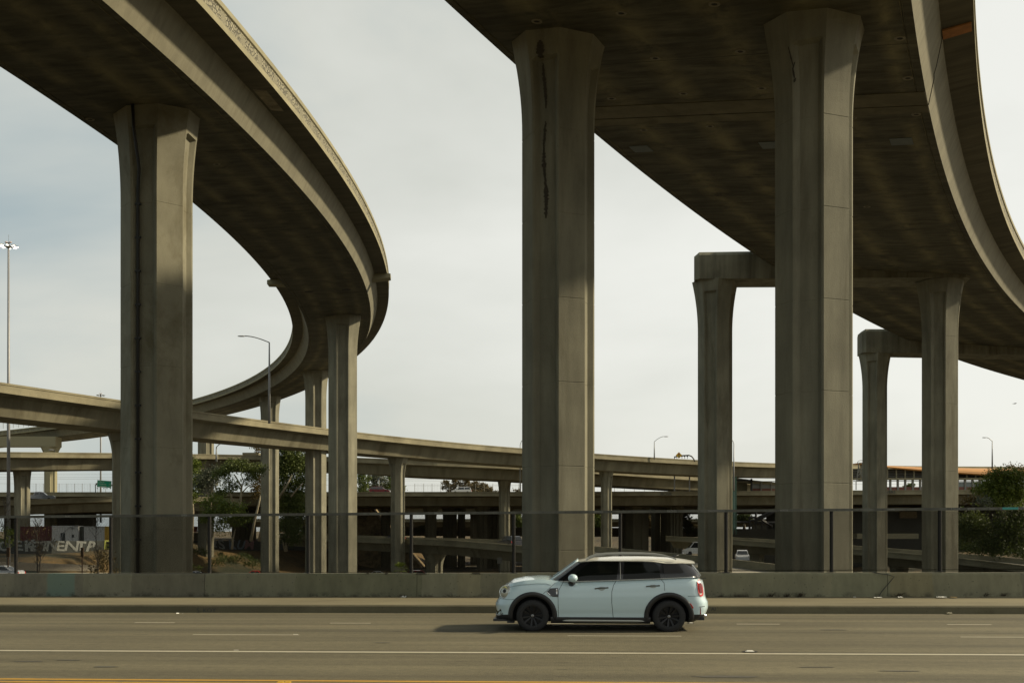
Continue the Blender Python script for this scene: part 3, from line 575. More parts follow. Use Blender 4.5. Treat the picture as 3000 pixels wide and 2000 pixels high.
woR = big_deck(flyR, PR, VR, -39, 145, 2.0, M_sofR)
DL, DR = VL[16], VR[16]
# drain rings, access panels and hinge bands on the undersides
M_ring = plain('pale_drain_ring', (.15, .132, .085), .8); M_hatch = plain('blue_grey_access_panel', (.085, .098, .09), .7, var=.3); M_hole = plain('drain_hole', (.012,.011,.008), .9)
def on_soffit(path, D, s, lat, dz=0.0):
    p = path.p(s, lat, -D+dz); h = path.h(s); t = (path.p(s+.5, lat, -D)-path.p(s-.5, lat, -D)).normalized(); r = (path.p(s, lat+.5, -D)-path.p(s, lat-.5, -D)).normalized(); u = r.cross(t).normalized()
    M = Matrix((( r.x, t.x, u.x, p.x), (r.y, t.y, u.y, p.y), (r.z, t.z, u.z, p.z), (0,0,0,1))); return M
ring = [(.10,0),(.10,-.012),(.17,-.02),(.19,0)]
for path, D, th, L_ in ((PR, DR, flyR, [(s_, l_) for s_ in (-5.5,-1.25,3.14,7.33,11.97) for l_ in (-5.21,-1.93,1.45,4.55,7.24)]+[(60.,-2),(60.,1.4),(29.,2.9)]), (PL, DL, flyL, [(0.,-3.04),(-.3,.26),(8.26,.26),(8.26,-2.95)])):
    for (s_, l_) in L_:
        M = on_soffit(path, D, s_, l_, -.002); mb = MB(); mb.lathe([(.21,.004),(.20,-.022),(.12,-.022),(.11,0)], 20, M=M); mb.lathe([(.11,-.003),(.001,-.003)], 20, mi=1, M=M)
        mb.build('drain_ring', [M_ring, M_hole], th)
for (s_, l_, w_, d_) in ((14.96,-6.35,.5,.55), (15.44,.21,.5,.55), (15.92,6.28,.5,.55), (-5.0,-6.66,.5,.5)):
    mb = MB(); mb.box(-w_, w_, -d_, d_, -.025, 0.0, M=on_soffit(PR, DR, s_, l_, -.002)); mb.build('access_panel', M_hatch, th if False else flyR)
for (s_, l_) in ((48.1,-1.75),(48.1,1.68)):
    mb = MB(); mb.lathe([(.42,-.004),(.40,-.012),(.001,-.012)], 22, M=on_soffit(PL, DL, s_, l_, -.002)); mb.build('access_hole', M_hole, flyL)
M_band = concrete('hinge_band_concrete', (.115, .102, .062), streak=(1,1,1), sc=1.1, contrast=.3, darkamt=.5, speck=False)
M_joint = plain('open_joint', (.012, .01, .007), .95); M_rust = plain('rusty_joint_plate', (.26, .105, .025), .9, var=.5, vscale=3)
def band(path, V, sA, sB, dsk, mat, th, name, thk=.03, l0=None, l1=None, drop=.0):
    """strip across the soffit from left edge to right edge; dsk = skew in s over the width"""
    ws, D = V[14], V[16]; l0 = -ws+.02 if l0 is None else l0; l1 = ws-.02 if l1 is None else l1; N = 12; mb = MB()
    for i in range(N+1):
        l = l0+(l1-l0)*i/N; k = dsk*i/N
        for s_, dz in ((sA+k, .0), (sA+k, -thk), (sB+k, -thk), (sB+k, .0)): mb.v.append(tuple(path.p(s_, l, -D+dz-drop)))
    for i in range(N):
        for j in range(4): mb.f.append((i*4+j, i*4+(j+1)%4, (i+1)*4+(j+1)%4, (i+1)*4+j)); mb.m.append(0)
    mb.f += [(0,1,2,3), (N*4+3,N*4+2,N*4+1,N*4)]; mb.m += [0,0]
    mb.build(name, mat, th, fixn=True)
band(PR, VR, 8.2, 9.84, .87, M_band, flyR, 'hinge_band'); band(PR, VR, 9.96, 10.9, .87, M_band, flyR, 'hinge_band')
band(PR, VR, 9.84, 9.96, .87, M_joint, flyR, 'open_joint', thk=.008)
for s_ in (3.3, -6.3, 25.0): band(PR, VR, s_, s_+.03, .4, M_joint, flyR, 'form_joint', thk=.004)
band(PL, VL, 49.4, 49.5, .2, M_joint, flyL, 'open_joint', thk=.006); band(PL, VL, 16.5, 16.54, .2, M_joint, flyL, 'form_joint', thk=.004); band(PL, VL, 5.9, 5.93, .2, M_joint, flyL, 'form_joint', thk=.004)
# hinge step up the web of the wide flyover and its rusty joint plate under the overhang
ws, sw, D, ht, ov, hf, h2 = VR[14:]; wt = ws+sw; wo = wt+ov
def webp(path, V, s_, k, off=0.0, sg=1):     # k=0 soffit corner, 1 web top
    l = V[14]+V[15]*k+off; z = -V[16]+(V[16]-V[17])*k; return path.p(s_, sg*l, z)
mb = MB()
for (sA, kA, sB, kB) in ((10.8,0,9.55,.42),(9.55,.42,9.15,.44),(9.15,.44,8.9,.60),(8.9,.60,7.6,1.0)):
    mb.tube([webp(PR, VR, sA, kA, .004), webp(PR, VR, sB, kB, .004)], .022, 5)
mb.build('hinge_step', M_joint, flyR)
mb = MB(); 
for s_ in (6.85, 7.7):
    for (l, z) in ((wt+.03, -ht-.012), (wo-.1, -hf-.03), (wo-.1, -hf-.09), (wt+.03, -ht-.09)): mb.v.append(tuple(PR.p(s_, l, z)))
mb.f = [(0,1,5,4),(1,2,6,5),(2,3,7,6),(3,0,4,7),(0,3,2,1),(4,5,6,7)]; mb.m = [0]*6; mb.build('joint_plate', M_rust, flyR, fixn=True)
# bracket blocks of the narrow flyover at its hinge
for sg in (-1, 1):
    ws, sw, D, ht, ov, hf, h2 = VL[14:]; wt = ws+sw; wo = wt+ov; mb = MB()
    for s_ in (48.9, 50.4):
        for (l, z) in ((wt-.25, -ht-.55), (wo+.32, -hf-.42), (wo+.32, -hf-.05), (wo-.02, -hf+.02), (wt-.1, -ht+.02)): mb.v.append(tuple(PL.p(s_, sg*l, z)))
    mb.f = [(0,1,2,3,4), (9,8,7,6,5)]+[(i,(i+1)%5,5+(i+1)%5,5+i) for i in range(5)]; mb.m = [0]*7
    mb.build('bracket_block', M_par, flyL, fixn=True)
mb = MB(); mb.box(-.25,.25,-.6,.6,-.03,0.0,M=on_soffit(PL, DL, 23.6, 2.0, -.002)); 
# paler repair on the overhang
ws, sw, D, ht, ov, hf, h2 = VL[14:]; wt = ws+sw; wo = wt+ov; mb = MB()
for s_ in (1.65, 4.7):
    for (k, dz) in ((.12,-.006),(.62,-.006)): mb.v.append(tuple(PL.p(s_+(.3 if k>.5 else 0), wt+ov*k, -ht+(ht-hf)*k+dz)))
mb.f = [(0,1,3,2)]; mb.m = [0]; mb.build('repair_patch', concrete('pale_repair_concrete', (.21,.18,.115), sc=2, contrast=.4, speck=False), flyL)

# ------------------------------------------------------------------ pillars
GZ = -7.2
def octa(W=2.74, rec=1.0):
    a = W*.2071; hR = W/2; c = W*.5
    loop = []
    for q in range(4):
        th = q*math.pi/2
        base = [(-a, -hR), (-a+.09*W/2.74, -hR+.02*rec), (-a+.24*W/2.74, -hR+.21*rec), (a-.24*W/2.74, -hR+.21*rec), (a-.09*W/2.74, -hR+.02*rec), (a, -hR)]
        for (x, y) in base: loop.append((x*math.cos(th)-y*math.sin(th), x*math.sin(th)+y*math.cos(th)))
    return loop
def pillar(parent, X, Y, ztop, head, W=2.74, flare=.55, fh=3.6, zb=None, mat=None, joints=3.2, jz=None, yflare=.18, tilt=None, nseg=10, zcut=0.0):
    """tilt: function (x,y)->z of the soffit above, so the head meets it"""
    zb = GZ if zb is None else zb; mat = mat or M_col; L1, L0 = octa(W, 1.0), octa(W, 0.0)
    levels = []; z = zb; zf = ztop-fh; js = []
    if joints:
        z0 = (jz if jz is not None else ztop-4.4)
        q = z0
        while q > zb+1: js.append(q); q -= joints
    for q in sorted(js):
        levels += [(q-.020, 0, 1), (q-.011, .010, 1), (q+.011, .010, 1), (q+.020, 0, 1)]
    levels = [(zb, 0, 1)] + [l for l in levels if l[0] < zf+2.2] 
    if not levels or levels[-1][0] < zf: levels.append((zf, 0, 1))
    for i in range(1, nseg+1):
        z = zf+fh*i/nseg
        if z > ztop-1.15: continue
        levels.append((z, 0, 1))
    levels = sorted(levels, key=lambda q: q[0]) + [(ztop-1.1, 0, 1), (ztop-1.0, 0, 0), (ztop-.5, 0, 0), (ztop-zcut, 0, 0)]
    mb = MB(); k = len(L1)
    for li, (z, inset, rec) in enumerate(levels):
        t = max(0.0, min(1.0, (z-zf)/fh)); fl = flare*t*t*1.0; sx_ = 1+fl/(W/2); sy_ = 1+yflare*t*t/(W/2)
        src = L1 if rec else L0; ins = 1-inset/(W/2)
        for (x, y) in src:
            xx, yy = x*sx_*ins, y*sy_*ins
            X_, Y_ = X+xx*math.cos(head)+yy*math.sin(head), Y-xx*math.sin(head)+yy*math.cos(head)
            zz = z
            if tilt and li == len(levels)-1: zz = tilt(X_, Y_)+.03
            mb.v.append((X_, Y_, zz))
    for i in range(len(levels)-1):
        for j in range(k): j2 = (j+1) % k; mb.f.append((i*k+j, i*k+j2, (i+1)*k+j2, (i+1)*k+j)); mb.m.append(0)
    mb.f.append(tuple(range(k))[::-1]); mb.m.append(0); mb.f.append(tuple((len(levels)-1)*k+j for j in range(k))); mb.m.append(0)
    o = mb.build('shaft', mat, parent, fixn=True)
    # footing
    f = MB(); f.box(-W*.9, W*.9, -W*.9, W*.9, zb-.6, zb+.35, M=Matrix.Translation((X, Y, 0)) @ Matrix.Rotation(-head, 4, 'Z')); f.build('footing', mat, parent)
    return o
def soffit_plane(path, D, s_):
    p0 = path.p(s_, 0, -D); r = path.p(s_, 1, -D)-path.p(s_, -1, -D); t = path.p(s_+1, 0, -D)-path.p(s_-1, 0, -D); n = r.cross(t)
    return lambda x, y: p0.z-((x-p0.x)*n.x+(y-p0.y)*n.y)/n.z
def col_on(path, D, s_, lat, lab, grp, jz=None, head=None, W=2.74, **k):
    p = path.p(s_, lat, -D); t = thing('pillar', lab, 'pillar', grp)
    pillar(t, p.x, p.y, p.z, path.h(s_) if head is None else head, W=W, jz=jz, tilt=soffit_plane(path, D, s_), **k); return t, p
WL = 3.02; WR = 2.62
G1 = 'pillars of the narrow curved flyover'; G2 = 'pillars of the wide flyover'
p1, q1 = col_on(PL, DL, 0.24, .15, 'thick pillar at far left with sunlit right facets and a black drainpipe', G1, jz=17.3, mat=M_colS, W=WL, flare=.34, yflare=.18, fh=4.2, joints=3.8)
col_on(PL, DL, 63.7, .52, 'tall pillar in front of the hairpin bend, right one of the overlapping pair', G1, W=WL, flare=.40, yflare=.22, fh=4.2)
col_on(PL, DL, 112.4, 0, 'slimmer pillar left of the tall bend pillar, partly overlapping it', G1, W=WL, flare=.40, yflare=.22, fh=4.2)
col_on(PL, DL, 147.8, 0.0, 'pillar under the far arm of the bend, behind a street lamp pole', G1, W=WL, flare=.40, yflare=.22, fh=4.2)
col_on(PL, DL, 183.2, 0, 'distant slim pillar of the curved flyover, behind the umbrella-shaped trees', G1, W=WL, flare=.40, yflare=.22, fh=4.2)
# drainpipe with clamps on the leftmost pillar
hd = PL.h(.24); lx = lambda x, y, z: Vector((q1.x+x*math.cos(hd)+y*math.sin(hd), q1.y-x*math.sin(hd)+y*math.cos(hd), z))
mb = MB(); pipe = [lx(-.40,-1.83,q1.z+.1), lx(-.38,-1.72,q1.z-1.2), lx(-.22,-1.50,q1.z-3.0), lx(-.31,-1.42,q1.z-4.0), lx(-.31,-1.42,GZ)]
mb.tube(pipe, .068, 10); dp = mb.build('drainpipe', plain('dark_iron_pipe', (.018,.017,.014), .55, .3), p1, smooth=True)
z = q1.z-4.6
while z > GZ: 
    mb = MB(); mb.box(-.12, .12, -.05, .08, -.04, .04, M=Matrix.Translation(lx(-.31,-1.42,z)) @ Matrix.Rotation(-hd,4,'Z')); mb.build('pipe_clamp', M_black, dp); z -= 1.56
# the two big pillars of the wide flyover
def frame_of(path, X, Y):
    d = np.hypot(path.X-X, path.Y-Y); j = int(np.argmin(d)); return float(path.S[j]), float((X-path.X[j])*math.cos(path.H[j])-(Y-path.Y[j])*math.sin(path.H[j]))
for (u, Y, lab, hdd) in ((1632, 41.4, 'thick shaded pillar right of centre with a dark water stain near its head', R(24.2)), (2386, 38.2, 'thickest pillar, at right, with a broad sunlit chamfer facing the road', R(24.5))):
    X = (u-1500)/F*Y; s_, l_ = frame_of(PR, X, Y); pt, pp = col_on(PR, DR, s_, l_, lab, G2, jz=(17.3 if u == 1632 else 16.5), head=hdd, flare=.40, yflare=.28, W=(WR if u == 1632 else 2.56), fh=3.5)
    if u == 1632:
        mb = MB(); r = random.Random(3); hx = lambda x, y, z: Vector((pp.x+x*math.cos(hdd)+y*math.sin(hdd), pp.y-x*math.sin(hdd)+y*math.cos(hdd), z))
        for (z0_, z1_, w_, yy) in ((-.45,-1.1,.16,-1.63),(-1.2,-2.9,.07,-1.48),(-3.4,-4.6,.06,-1.30),(-4.4,-5.6,.085,-1.25),(-5.5,-7.1,.10,-1.235)):
            N = 44; b0 = len(mb.v)
            for i in range(N+1):
                z = z0_+(z1_-z0_)*i/N; w2 = w_*(.35+.65*math.sin(math.pi*(i+.5)/(N+1)))*r.uniform(.45,1.35); c_ = -.10+.05*math.sin(z*1.7)+r.uniform(-.02,.02)
                t = max(0, min(1, (z+3.6)/3.6)); ysurf = -(1.31+.28*t*t)+ (.20 if z < -1.05 else 0) - .006
                mb.v += [tuple(hx(c_-w2, ysurf, pp.z+z)), tuple(hx(c_+w2, ysurf, pp.z+z))]
            for i in range(N): mb.f.append((b0+2*i, b0+2*i+1, b0+2*i+3, b0+2*i+2)); mb.m.append(0)
        mb.build('water_stain', plain('dark_water_stain', (.040,.032,.020), .85, var=.4, vscale=4), pt)
    else:
        r = random.Random(8); hx = lambda x, y, z: Vector((pp.x+x*math.cos(hdd)+y*math.sin(hdd), pp.y-x*math.sin(hdd)+y*math.cos(hdd), z)); mb = MB()
        for (z0_, z1_, xa, xb, w_) in ((-1.15,-1.85,-.66,-.50,.025),(-1.7,-1.95,-.44,-.52,.028),(-1.9,-2.25,-.52,-.46,.035),(-2.25,-2.4,-.43,-.47,.04)):
            b0 = len(mb.v); N = 10
            for i in range(N+1):
                q = i/N; z = z0_+(z1_-z0_)*q; t = max(0, min(1, (z+3.5)/3.5)); c_ = xa+(xb-xa)*q; w2 = w_*(.3+.7*math.sin(math.pi*(i+.5)/(N+1)))*r.uniform(.7,1.2); dep = max(0, (min(.30, .53+c_)))*.7 if z < -1.1 else 0
                mb.v += [tuple(hx(c_-w2, -(1.28+.28*t*t)-.012+dep*0, pp.z+z)), tuple(hx(c_+w2, -(1.28+.28*t*t)-.012, pp.z+z))]
            for i in range(N): mb.f.append((b0+2*i, b0+2*i+1, b0+2*i+3, b0+2*i+2)); mb.m.append(0)
        mb.build('water_stain', plain('small_dark_stain', (.03,.025,.018), .85), pt)
# outrigger bents: a cap beam on two pillars
def bent(lab, P0, P1, zt0, zb0, zt1, zb1, W, Wc, head, ext0, ext1, zcol0, zcol1):
    th = thing('outrigger_bent', lab, 'bridge support', 'portal supports of the wide flyover'); P0, P1 = Vector((*P0, 0)), Vector((*P1, 0)); d = (P1-P0).normalized(); n = Vector((-d.y, d.x, 0))
    A, B = P0-d*ext0, P1+d*ext1; Lb = (B-A).length; mb = MB(); ch = .30; cw = .42
    def ringp(c, zt, zb, sh):       # chamfered top and bottom section; sh shrinks the end for the chamfered corner
        h = W/2-sh
        return [c-n*h+Vector((0,0,zb+.0)), c-n*h+Vector((0,0,zt-ch-sh*.6)), c-n*(h-ch)+Vector((0,0,zt-sh*.6)), c+n*(h-ch)+Vector((0,0,zt-sh*.6)), c+n*h+Vector((0,0,zt-ch-sh*.6)), c+n*h+Vector((0,0,zb))]
    st = [(0, cw), (cw, 0), (Lb-cw, 0), (Lb, cw)]
    for (x, sh) in st:
        k = x/Lb
        zb_ = zb0+(zb1-zb0)*k
        for p in ringp(A+d*x, zt0+(zt1-zt0)*k, zb_, sh): mb.v.append(tuple(p))
    for i in range(3):
        for j in range(6): mb.f.append((i*6+j, i*6+(j+1)%6, (i+1)*6+(j+1)%6, (i+1)*6+j)); mb.m.append(0)
    mb.f += [tuple(range(6))[::-1], tuple(18+j for j in range(6))]; mb.m += [0, 0]
    mb.build('cap_beam', M_cap, th, fixn=True)
    for (P, zz) in ((P0, zcol0), (P1, zcol1)):
        c = MB(); 
        t = thing('column', None, None); del_ = t; t.parent = th; t.name = 'column'
        pillar(t, P.x, P.y, zz, head, W=Wc, flare=.46, fh=4.2, yflare=.25, jz=zz-4.5, joints=5.3)
    return th
bent('portal support with the left pillar standing free between the two nearest pillars on the right', (16.74, 87.24), (34.05, 84.2), 24.73, 22.51, 24.1, 21.74, 3.2, 2.6, R(27), 1.7, 2.0, 22.55, 21.8)
bent('farther portal support whose free pillar stands between the biggest pillar and the one beyond it', (42.75, 124.7), (62.2, 122.5), 25.6, 22.85, 25.0, 21.98, 3.3, 2.6, R(31), 1.75, 2.0, 22.9, 22.1)
th = thing('outrigger_bent', 'sunlit cap beam and pillar at the far left edge below the curved flyover', 'bridge support'); mb = MB()
c_ = at(148, 1400, 254); zt_, zb_ = at(0, 1283, 254).z, at(0, 1305, 254).z
mb.box(at(-60,0,254).x, at(171,0,254).x, 252.4, 255.9, zb_-.3, zt_+.3); mb.build('cap_beam', M_par, th)
t = thing('column', None, None); t.parent = th; t.name = 'column'; pillar(t, c_.x, 254.1, zb_-.28, R(-40), W=2.7, flare=.9, fh=3.0, mat=M_par)

# ------------------------------------------------------------------ lower viaducts and ramps behind
def low_deck(name, label, cat, pts, half, H=3.0, par=.98, e=0.0, ds=6.0, side=1, texel=None, road=True, n=60, kd=None, group=None, web=.75, hf=.25, ov=1.3):
    th = thing(name, label, cat, group); pa = spath(pts, half, side, e, n); L_ = pa.S[-1]
    D = H-par+hf; wo = half; wt = wo-ov; ws = wt-web
    prof = [(-wo,-hf),(-wt,-hf-.2),(-ws,-D),(ws,-D),(wt,-hf-.2),(wo,-hf),(wo,-.02),(-wo,-.02)]
    # path z is the parapet top of the near edge: shift down
    pa.Z = pa.Z-par+hf
    sweep(pa, prof, [M_far, M_deck], [0,0,0,0,0,0,1,0], 'box_girder', th, 0, L_, ds)
    h2 = par-hf
    for sg in (-1, 1):
        P = [(wo+.01,-hf),(wo+.01,-hf+.22),(wo-.03,-hf+.25),(wo-.03,h2-.22),(wo+.03,h2-.2),(wo+.03,h2),(wo-.25,h2),(wo-.4,0)]
        sweep(pa, [(sg*a, b_) for a, b_ in P], [M_farp], [0]*8, 'parapet', th, 0, L_, ds)
    return th, pa, D
def near_z(pa, u):   # path parameter whose centre projects to column u
    pr = 1500+F*pa.X/pa.Y; return float(pa.S[int(np.argmin(abs(pr-u)))])
# long descending ramp crossing the whole middle of the view
Lpts = [at(-420,1056,88), at(0,1119,99), at(352,1172,115), at(700,1222,138), at(1050,1267,166), at(1300,1294,182), at(1520,1313,194), at(2035,1348,216), at(2270,1357,229), at(2520,1362,258), at(2700,1365,278), at(3300,1368,330)]
thL, pa_L, D_L = low_deck('long_ramp', 'long descending concrete ramp that crosses behind the pillars from left edge to right', 'ramp', Lpts, 4.6, side=1)
GL = 'pillars of the long descending ramp'
def low_pillar(pa, D, u, W, lab, grp, fl=.5, fh=3.2, mat=None, zb=None, head=None):
    s_ = near_z(pa, u); p = pa.p(s_, 0, -D); t = thing('pillar', lab, 'pillar', grp)
    pillar(t, p.x, p.y, p.z+.05, pa.h(s_) if head is None else head, W=W, flare=fl, fh=fh, joints=4.2, nseg=8, mat=mat, zb=zb); return t
low_pillar(pa_L, D_L, 372, 2.4, 'ramp pillar mostly hidden behind the left edge of the thick left pillar', GL, fl=.7)
low_pillar(pa_L, D_L, 1193, 2.35, 'flared ramp pillar standing alone left of centre behind the fence', GL, fl=.75)
low_pillar(pa_L, D_L, 1795, 2.1, 'flared ramp pillar just right of the thick central pillar', GL, fl=.75)
# flat two-way viaduct behind it
Mpts = [at(-500,1318,176), at(0,1323,182), at(330,1326,197), at(560,1329,214), at(700,1331,221), at(900,1335,216), at(1055,1340,203), at(1520,1359,210), at(2030,1393,240), at(2300,1415,270)]
thM, pa_M, D_M = low_deck('level_viaduct', 'level viaduct behind the long ramp, running across left and centre', 'viaduct', Mpts, 6.0, H=3.05, side=1, ov=1.0)
GM = 'pillars of the level viaduct'
low_pillar(pa_M, D_M, 43, 2.5, 'dark flared pillar of the level viaduct at the far left beside the lamp mast', GM, fl=.6)
low_pillar(pa_M, D_M, 1488, 2.1, 'dark flared viaduct pillar just left of the thick central pillar', GM, fl=.7)
low_pillar(pa_M, D_M, 1984, 2.3, 'short dark flared pillar left of the free-standing portal pillar', GM, fl=.8)
mb = MB(); mb.box(at(719,0,222).x, at(764,0,222).x, 219.5, 224, at(0,1364,222).z, at(0,1326.5,219.5).z+.1); tag(mb.build('viaduct_abutment', M_farp), 'pale square pier head of the level viaduct rising behind the umbrella-shaped trees', 'pier')
# main freeway deck
Nz = at(0,1440,232).z
Npts = [Vector((-320,236,Nz-1)), Vector((-150,233,Nz-.1)), Vector((-60,232,Nz)), Vector((0,232,Nz)), Vector((60,232,Nz+.2)), Vector((110,232,Nz+.55)), Vector((300,232,Nz+.6))]
thN, pa_N, D_N = low_deck('freeway_bridge', 'wide dark-bellied freeway bridge carrying traffic across the whole background', 'bridge', Npts, 20.0, H=3.0, side=1, ds=10, ov=2.0)
Npts2 = [Vector((-320,280,Nz-.4)), Vector((0,278,Nz-.4)), Vector((300,278,Nz-.4))]
thN2, pa_N2, D_N2 = low_deck('freeway_bridge', 'second freeway bridge directly behind the first, seen only as a dark strip below it', 'bridge', Npts2, 20.0, H=3.2, side=1, ds=12, ov=2.0)
# lower left ramp with the pickup
Opts = [at(-500,1476,185), at(0,1466,200), at(130,1461,203), at(350,1453,206), at(560,1452,212), at(700,1460,220)]
thO, pa_O, D_O = low_deck('lower_left_ramp', 'low ramp at far left with a grey pickup driving on it', 'ramp', Opts, 5.2, H=2.75, side=1)
# ramp with sunlit roadway, left of centre
Qpts = [at(820,1562,215), at(1055,1573,195), at(1300,1579,168), at(1530,1597,142), at(1740,1619,119), at(2036,1657,93), at(2239,1700,76), at(2400,1745,66)]
thQ, pa_Q, D_Q = low_deck('sunlit_ramp', 'low curving ramp with pale sunlit roadway descending toward the car roof', 'ramp', Qpts, 4.6, H=2.5, side=1, e=0.0, ds=4)
R2pts = [at(1950,1569,210), at(2133,1578,195), at(2273,1588,186), at(2496,1606,174), at(2691,1622,163), at(2802,1632,157), at(3000,1655,145), at(3400,1710,125)]
thR2, pa_R2, D_R2 = low_deck('right_hand_ramp', 'low ramp with sunlit roadway running behind the fence at far right', 'ramp', R2pts, 4.8, H=2.4, side=1, e=0.0, ds=5)
GP = 'piers under the low ramps'
low_pillar(pa_Q, D_Q, 1262, 2.6, 'short arched pier under the sunlit ramp left of centre', GP, fl=.9, fh=2.5)
low_pillar(pa_Q, D_Q, 1720, 2.2, 'pier of the sunlit ramp hidden behind the windscreen', GP, fl=.6, fh=2.0)
low_pillar(pa_R2, D_R2, 2215, 3.0, 'dark pier under the right-hand ramp near the biggest pillar', GP, fl=.3, fh=2.0)
low_pillar(pa_R2, D_R2, 2640, 2.6, 'dark pier under the right-hand ramp near the right portal pillars', GP, fl=.3, fh=2.0)
# far parallel decks seen in the gaps below the bridge
zf = at(0,1519,335).z
thT, pa_T, _ = low_deck('far_road_bridge', 'sunlit far road bridge seen in the gaps under the freeway bridge', 'bridge', [Vector((-90,335,zf)), Vector((120,335,zf))], 5.0, H=2.6, side=1, ds=20)
zf = at(0,1541,300).z
thU, pa_U, _ = low_deck('far_road_bridge', 'lower far road with pale parapet, just above the sunlit ramp', 'bridge', [Vector((-60,300,zf)), Vector((60,302,zf-.5)), Vector((130,306,zf-2))], 5.0, H=2.6, side=1, ds=20)
# piers under the freeway bridge
GN = 'dark piers under the freeway bridge'
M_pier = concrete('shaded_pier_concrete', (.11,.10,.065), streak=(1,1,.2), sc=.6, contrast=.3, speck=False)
for (u, Y, W, fl, lab) in ((1262,246,2.6,.9,'flared pier under the freeway bridge right of the lone ramp pillar'),(1318,262,3.4,.2,'broad dark pier second from the lone ramp pillar'),(1352,262,1.8,.2,'narrow dark pier beside the broad one'),(1392,285,2.6,.2,'dark pier standing farther back near the bridge middle'),(1412,246,2.4,.9,'flared dark pier with a thin lit edge near the bridge middle'),(1450,262,2.4,.3,'dark pier left of the thick central pillar'),(1487,246,2.6,.3,'pale-edged pier hidden half by the thick central pillar'),
    (1865,250,5.4,.2,'widest dark pier, right of the ramp pillar near the centre'),(1925,275,3.0,.2,'dark pier left of the last gap before the portal pillar'),(1958,262,3.6,.2,'black pier in the group left of the portal pillar'),(1985,246,2.4,.3,'pale-edged pier left of the portal pillar'),(1828,262,1.9,.3,'slim pier just right of the ramp pillar near the centre'),
    (700,262,3.2,.2,'dark pier behind the umbrella-shaped trees'),(735,262,2.4,.2,'second dark pier behind the umbrella-shaped trees'),(1130,262,2.2,.2,'dark pier above the striped slope'),(185,262,5.6,.2,'black pier over the white container'),(245,262,5.4,.2,'black pier over the yellow container'),(40,262,4,.2,'black pier at the far left behind the mast'),(1420,262,3.6,.2,'black pier in the dark heart of the bridge')):
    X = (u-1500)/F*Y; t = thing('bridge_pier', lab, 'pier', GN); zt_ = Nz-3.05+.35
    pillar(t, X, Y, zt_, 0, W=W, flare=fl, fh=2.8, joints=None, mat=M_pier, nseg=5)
# dark abutment masses under the freeway bridge
mb = MB(); mb.box(at(960,0,268).x, at(1096,0,268).x, 262, 275, -7.5, Nz-3.0)
mb.add([(at(1096,0,268).x,262,Nz-3.2),(at(1096,0,268).x,275,Nz-3.2),(at(1245,0,268).x,262,-7.4),(at(1245,0,268).x,275,-7.4),(at(1096,0,268).x,262,-7.4),(at(1096,0,268).x,275,-7.4)], [(0,2,3,1),(0,4,2),(1,3,5)])
tag(mb.build('bridge_abutment', concrete('striped_slope_paving', (.2,.15,.08), streak=(1,3,1), sc=1.2, contrast=.6, speck=False)), 'sloping paved abutment under the left of the freeway bridge, catching sun on its edge', 'abutment')
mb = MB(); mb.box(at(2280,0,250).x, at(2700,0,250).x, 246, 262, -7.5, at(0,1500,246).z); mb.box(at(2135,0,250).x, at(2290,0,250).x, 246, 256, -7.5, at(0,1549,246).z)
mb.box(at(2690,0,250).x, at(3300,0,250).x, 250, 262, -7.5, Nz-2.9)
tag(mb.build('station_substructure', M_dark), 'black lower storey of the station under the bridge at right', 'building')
mb = MB(); mb.box(at(2633,0,246).x, at(2683,0,246).x, 245.3, 245.9, at(0,1517,246).z, at(0,1497,246).z); tag(mb.build('lit_opening', plain('dusty_lit_wall', (.16,.12,.06), .9, var=.3)), 'dim brown opening in the black station wall at right', 'opening')
a_ = at(2590,1572,235); mb = MB(); mb.box(at(2498,0,235).x, at(2676,0,235).x, 232, 236, at(0,1577,235).z, at(0,1562,235).z, M=None); tag(mb.build('low_pale_wall', M_farp), 'low pale wall in front of the black station base', 'wall')
M_green = plain('green_tinted_glass', (.05,.12,.09), .25, spec=.8); M_greenf = plain('green_painted_steel', (.035,.085,.055), .6)
# green glazed lift tower beside the free portal pillar
Yt = 226.0; lt = thing('lift_tower', 'green glazed lift tower partly hidden behind the free-standing portal pillar', 'tower')
x0, x1 = at(2128,0,Yt).x, at(2158,0,Yt).x; zt_, zm_ = at(0,1394,Yt).z, at(0,1441,Yt).z
mb = MB(); mb.box(x0, x1, Yt, Yt+3, at(0,1412,Yt).z, zt_); mb.box(x0-.1, x1+.1, Yt-.1, Yt+3.1, at(0,1413,Yt).z, at(0,1410,Yt).z)
for k in range(4): x = x0+(x1-x0-.2)*k/3; mb.box(x, x+.2, Yt-.05, Yt+.1, zm_-9, at(0,1412,Yt).z)
for v in (1426, 1436, 1520, 1549): mb.box(x0, x1, Yt-.06, Yt+.08, at(0,v,Yt).z-.15, at(0,v,Yt).z+.15)
mb.build('frame', M_greenf, lt); mb = MB(); mb.box(x0+.05, x1-.05, Yt+.1, Yt+.2, at(0,1550,Yt).z, at(0,1412,Yt).z); mb.build('glass', M_green, lt)
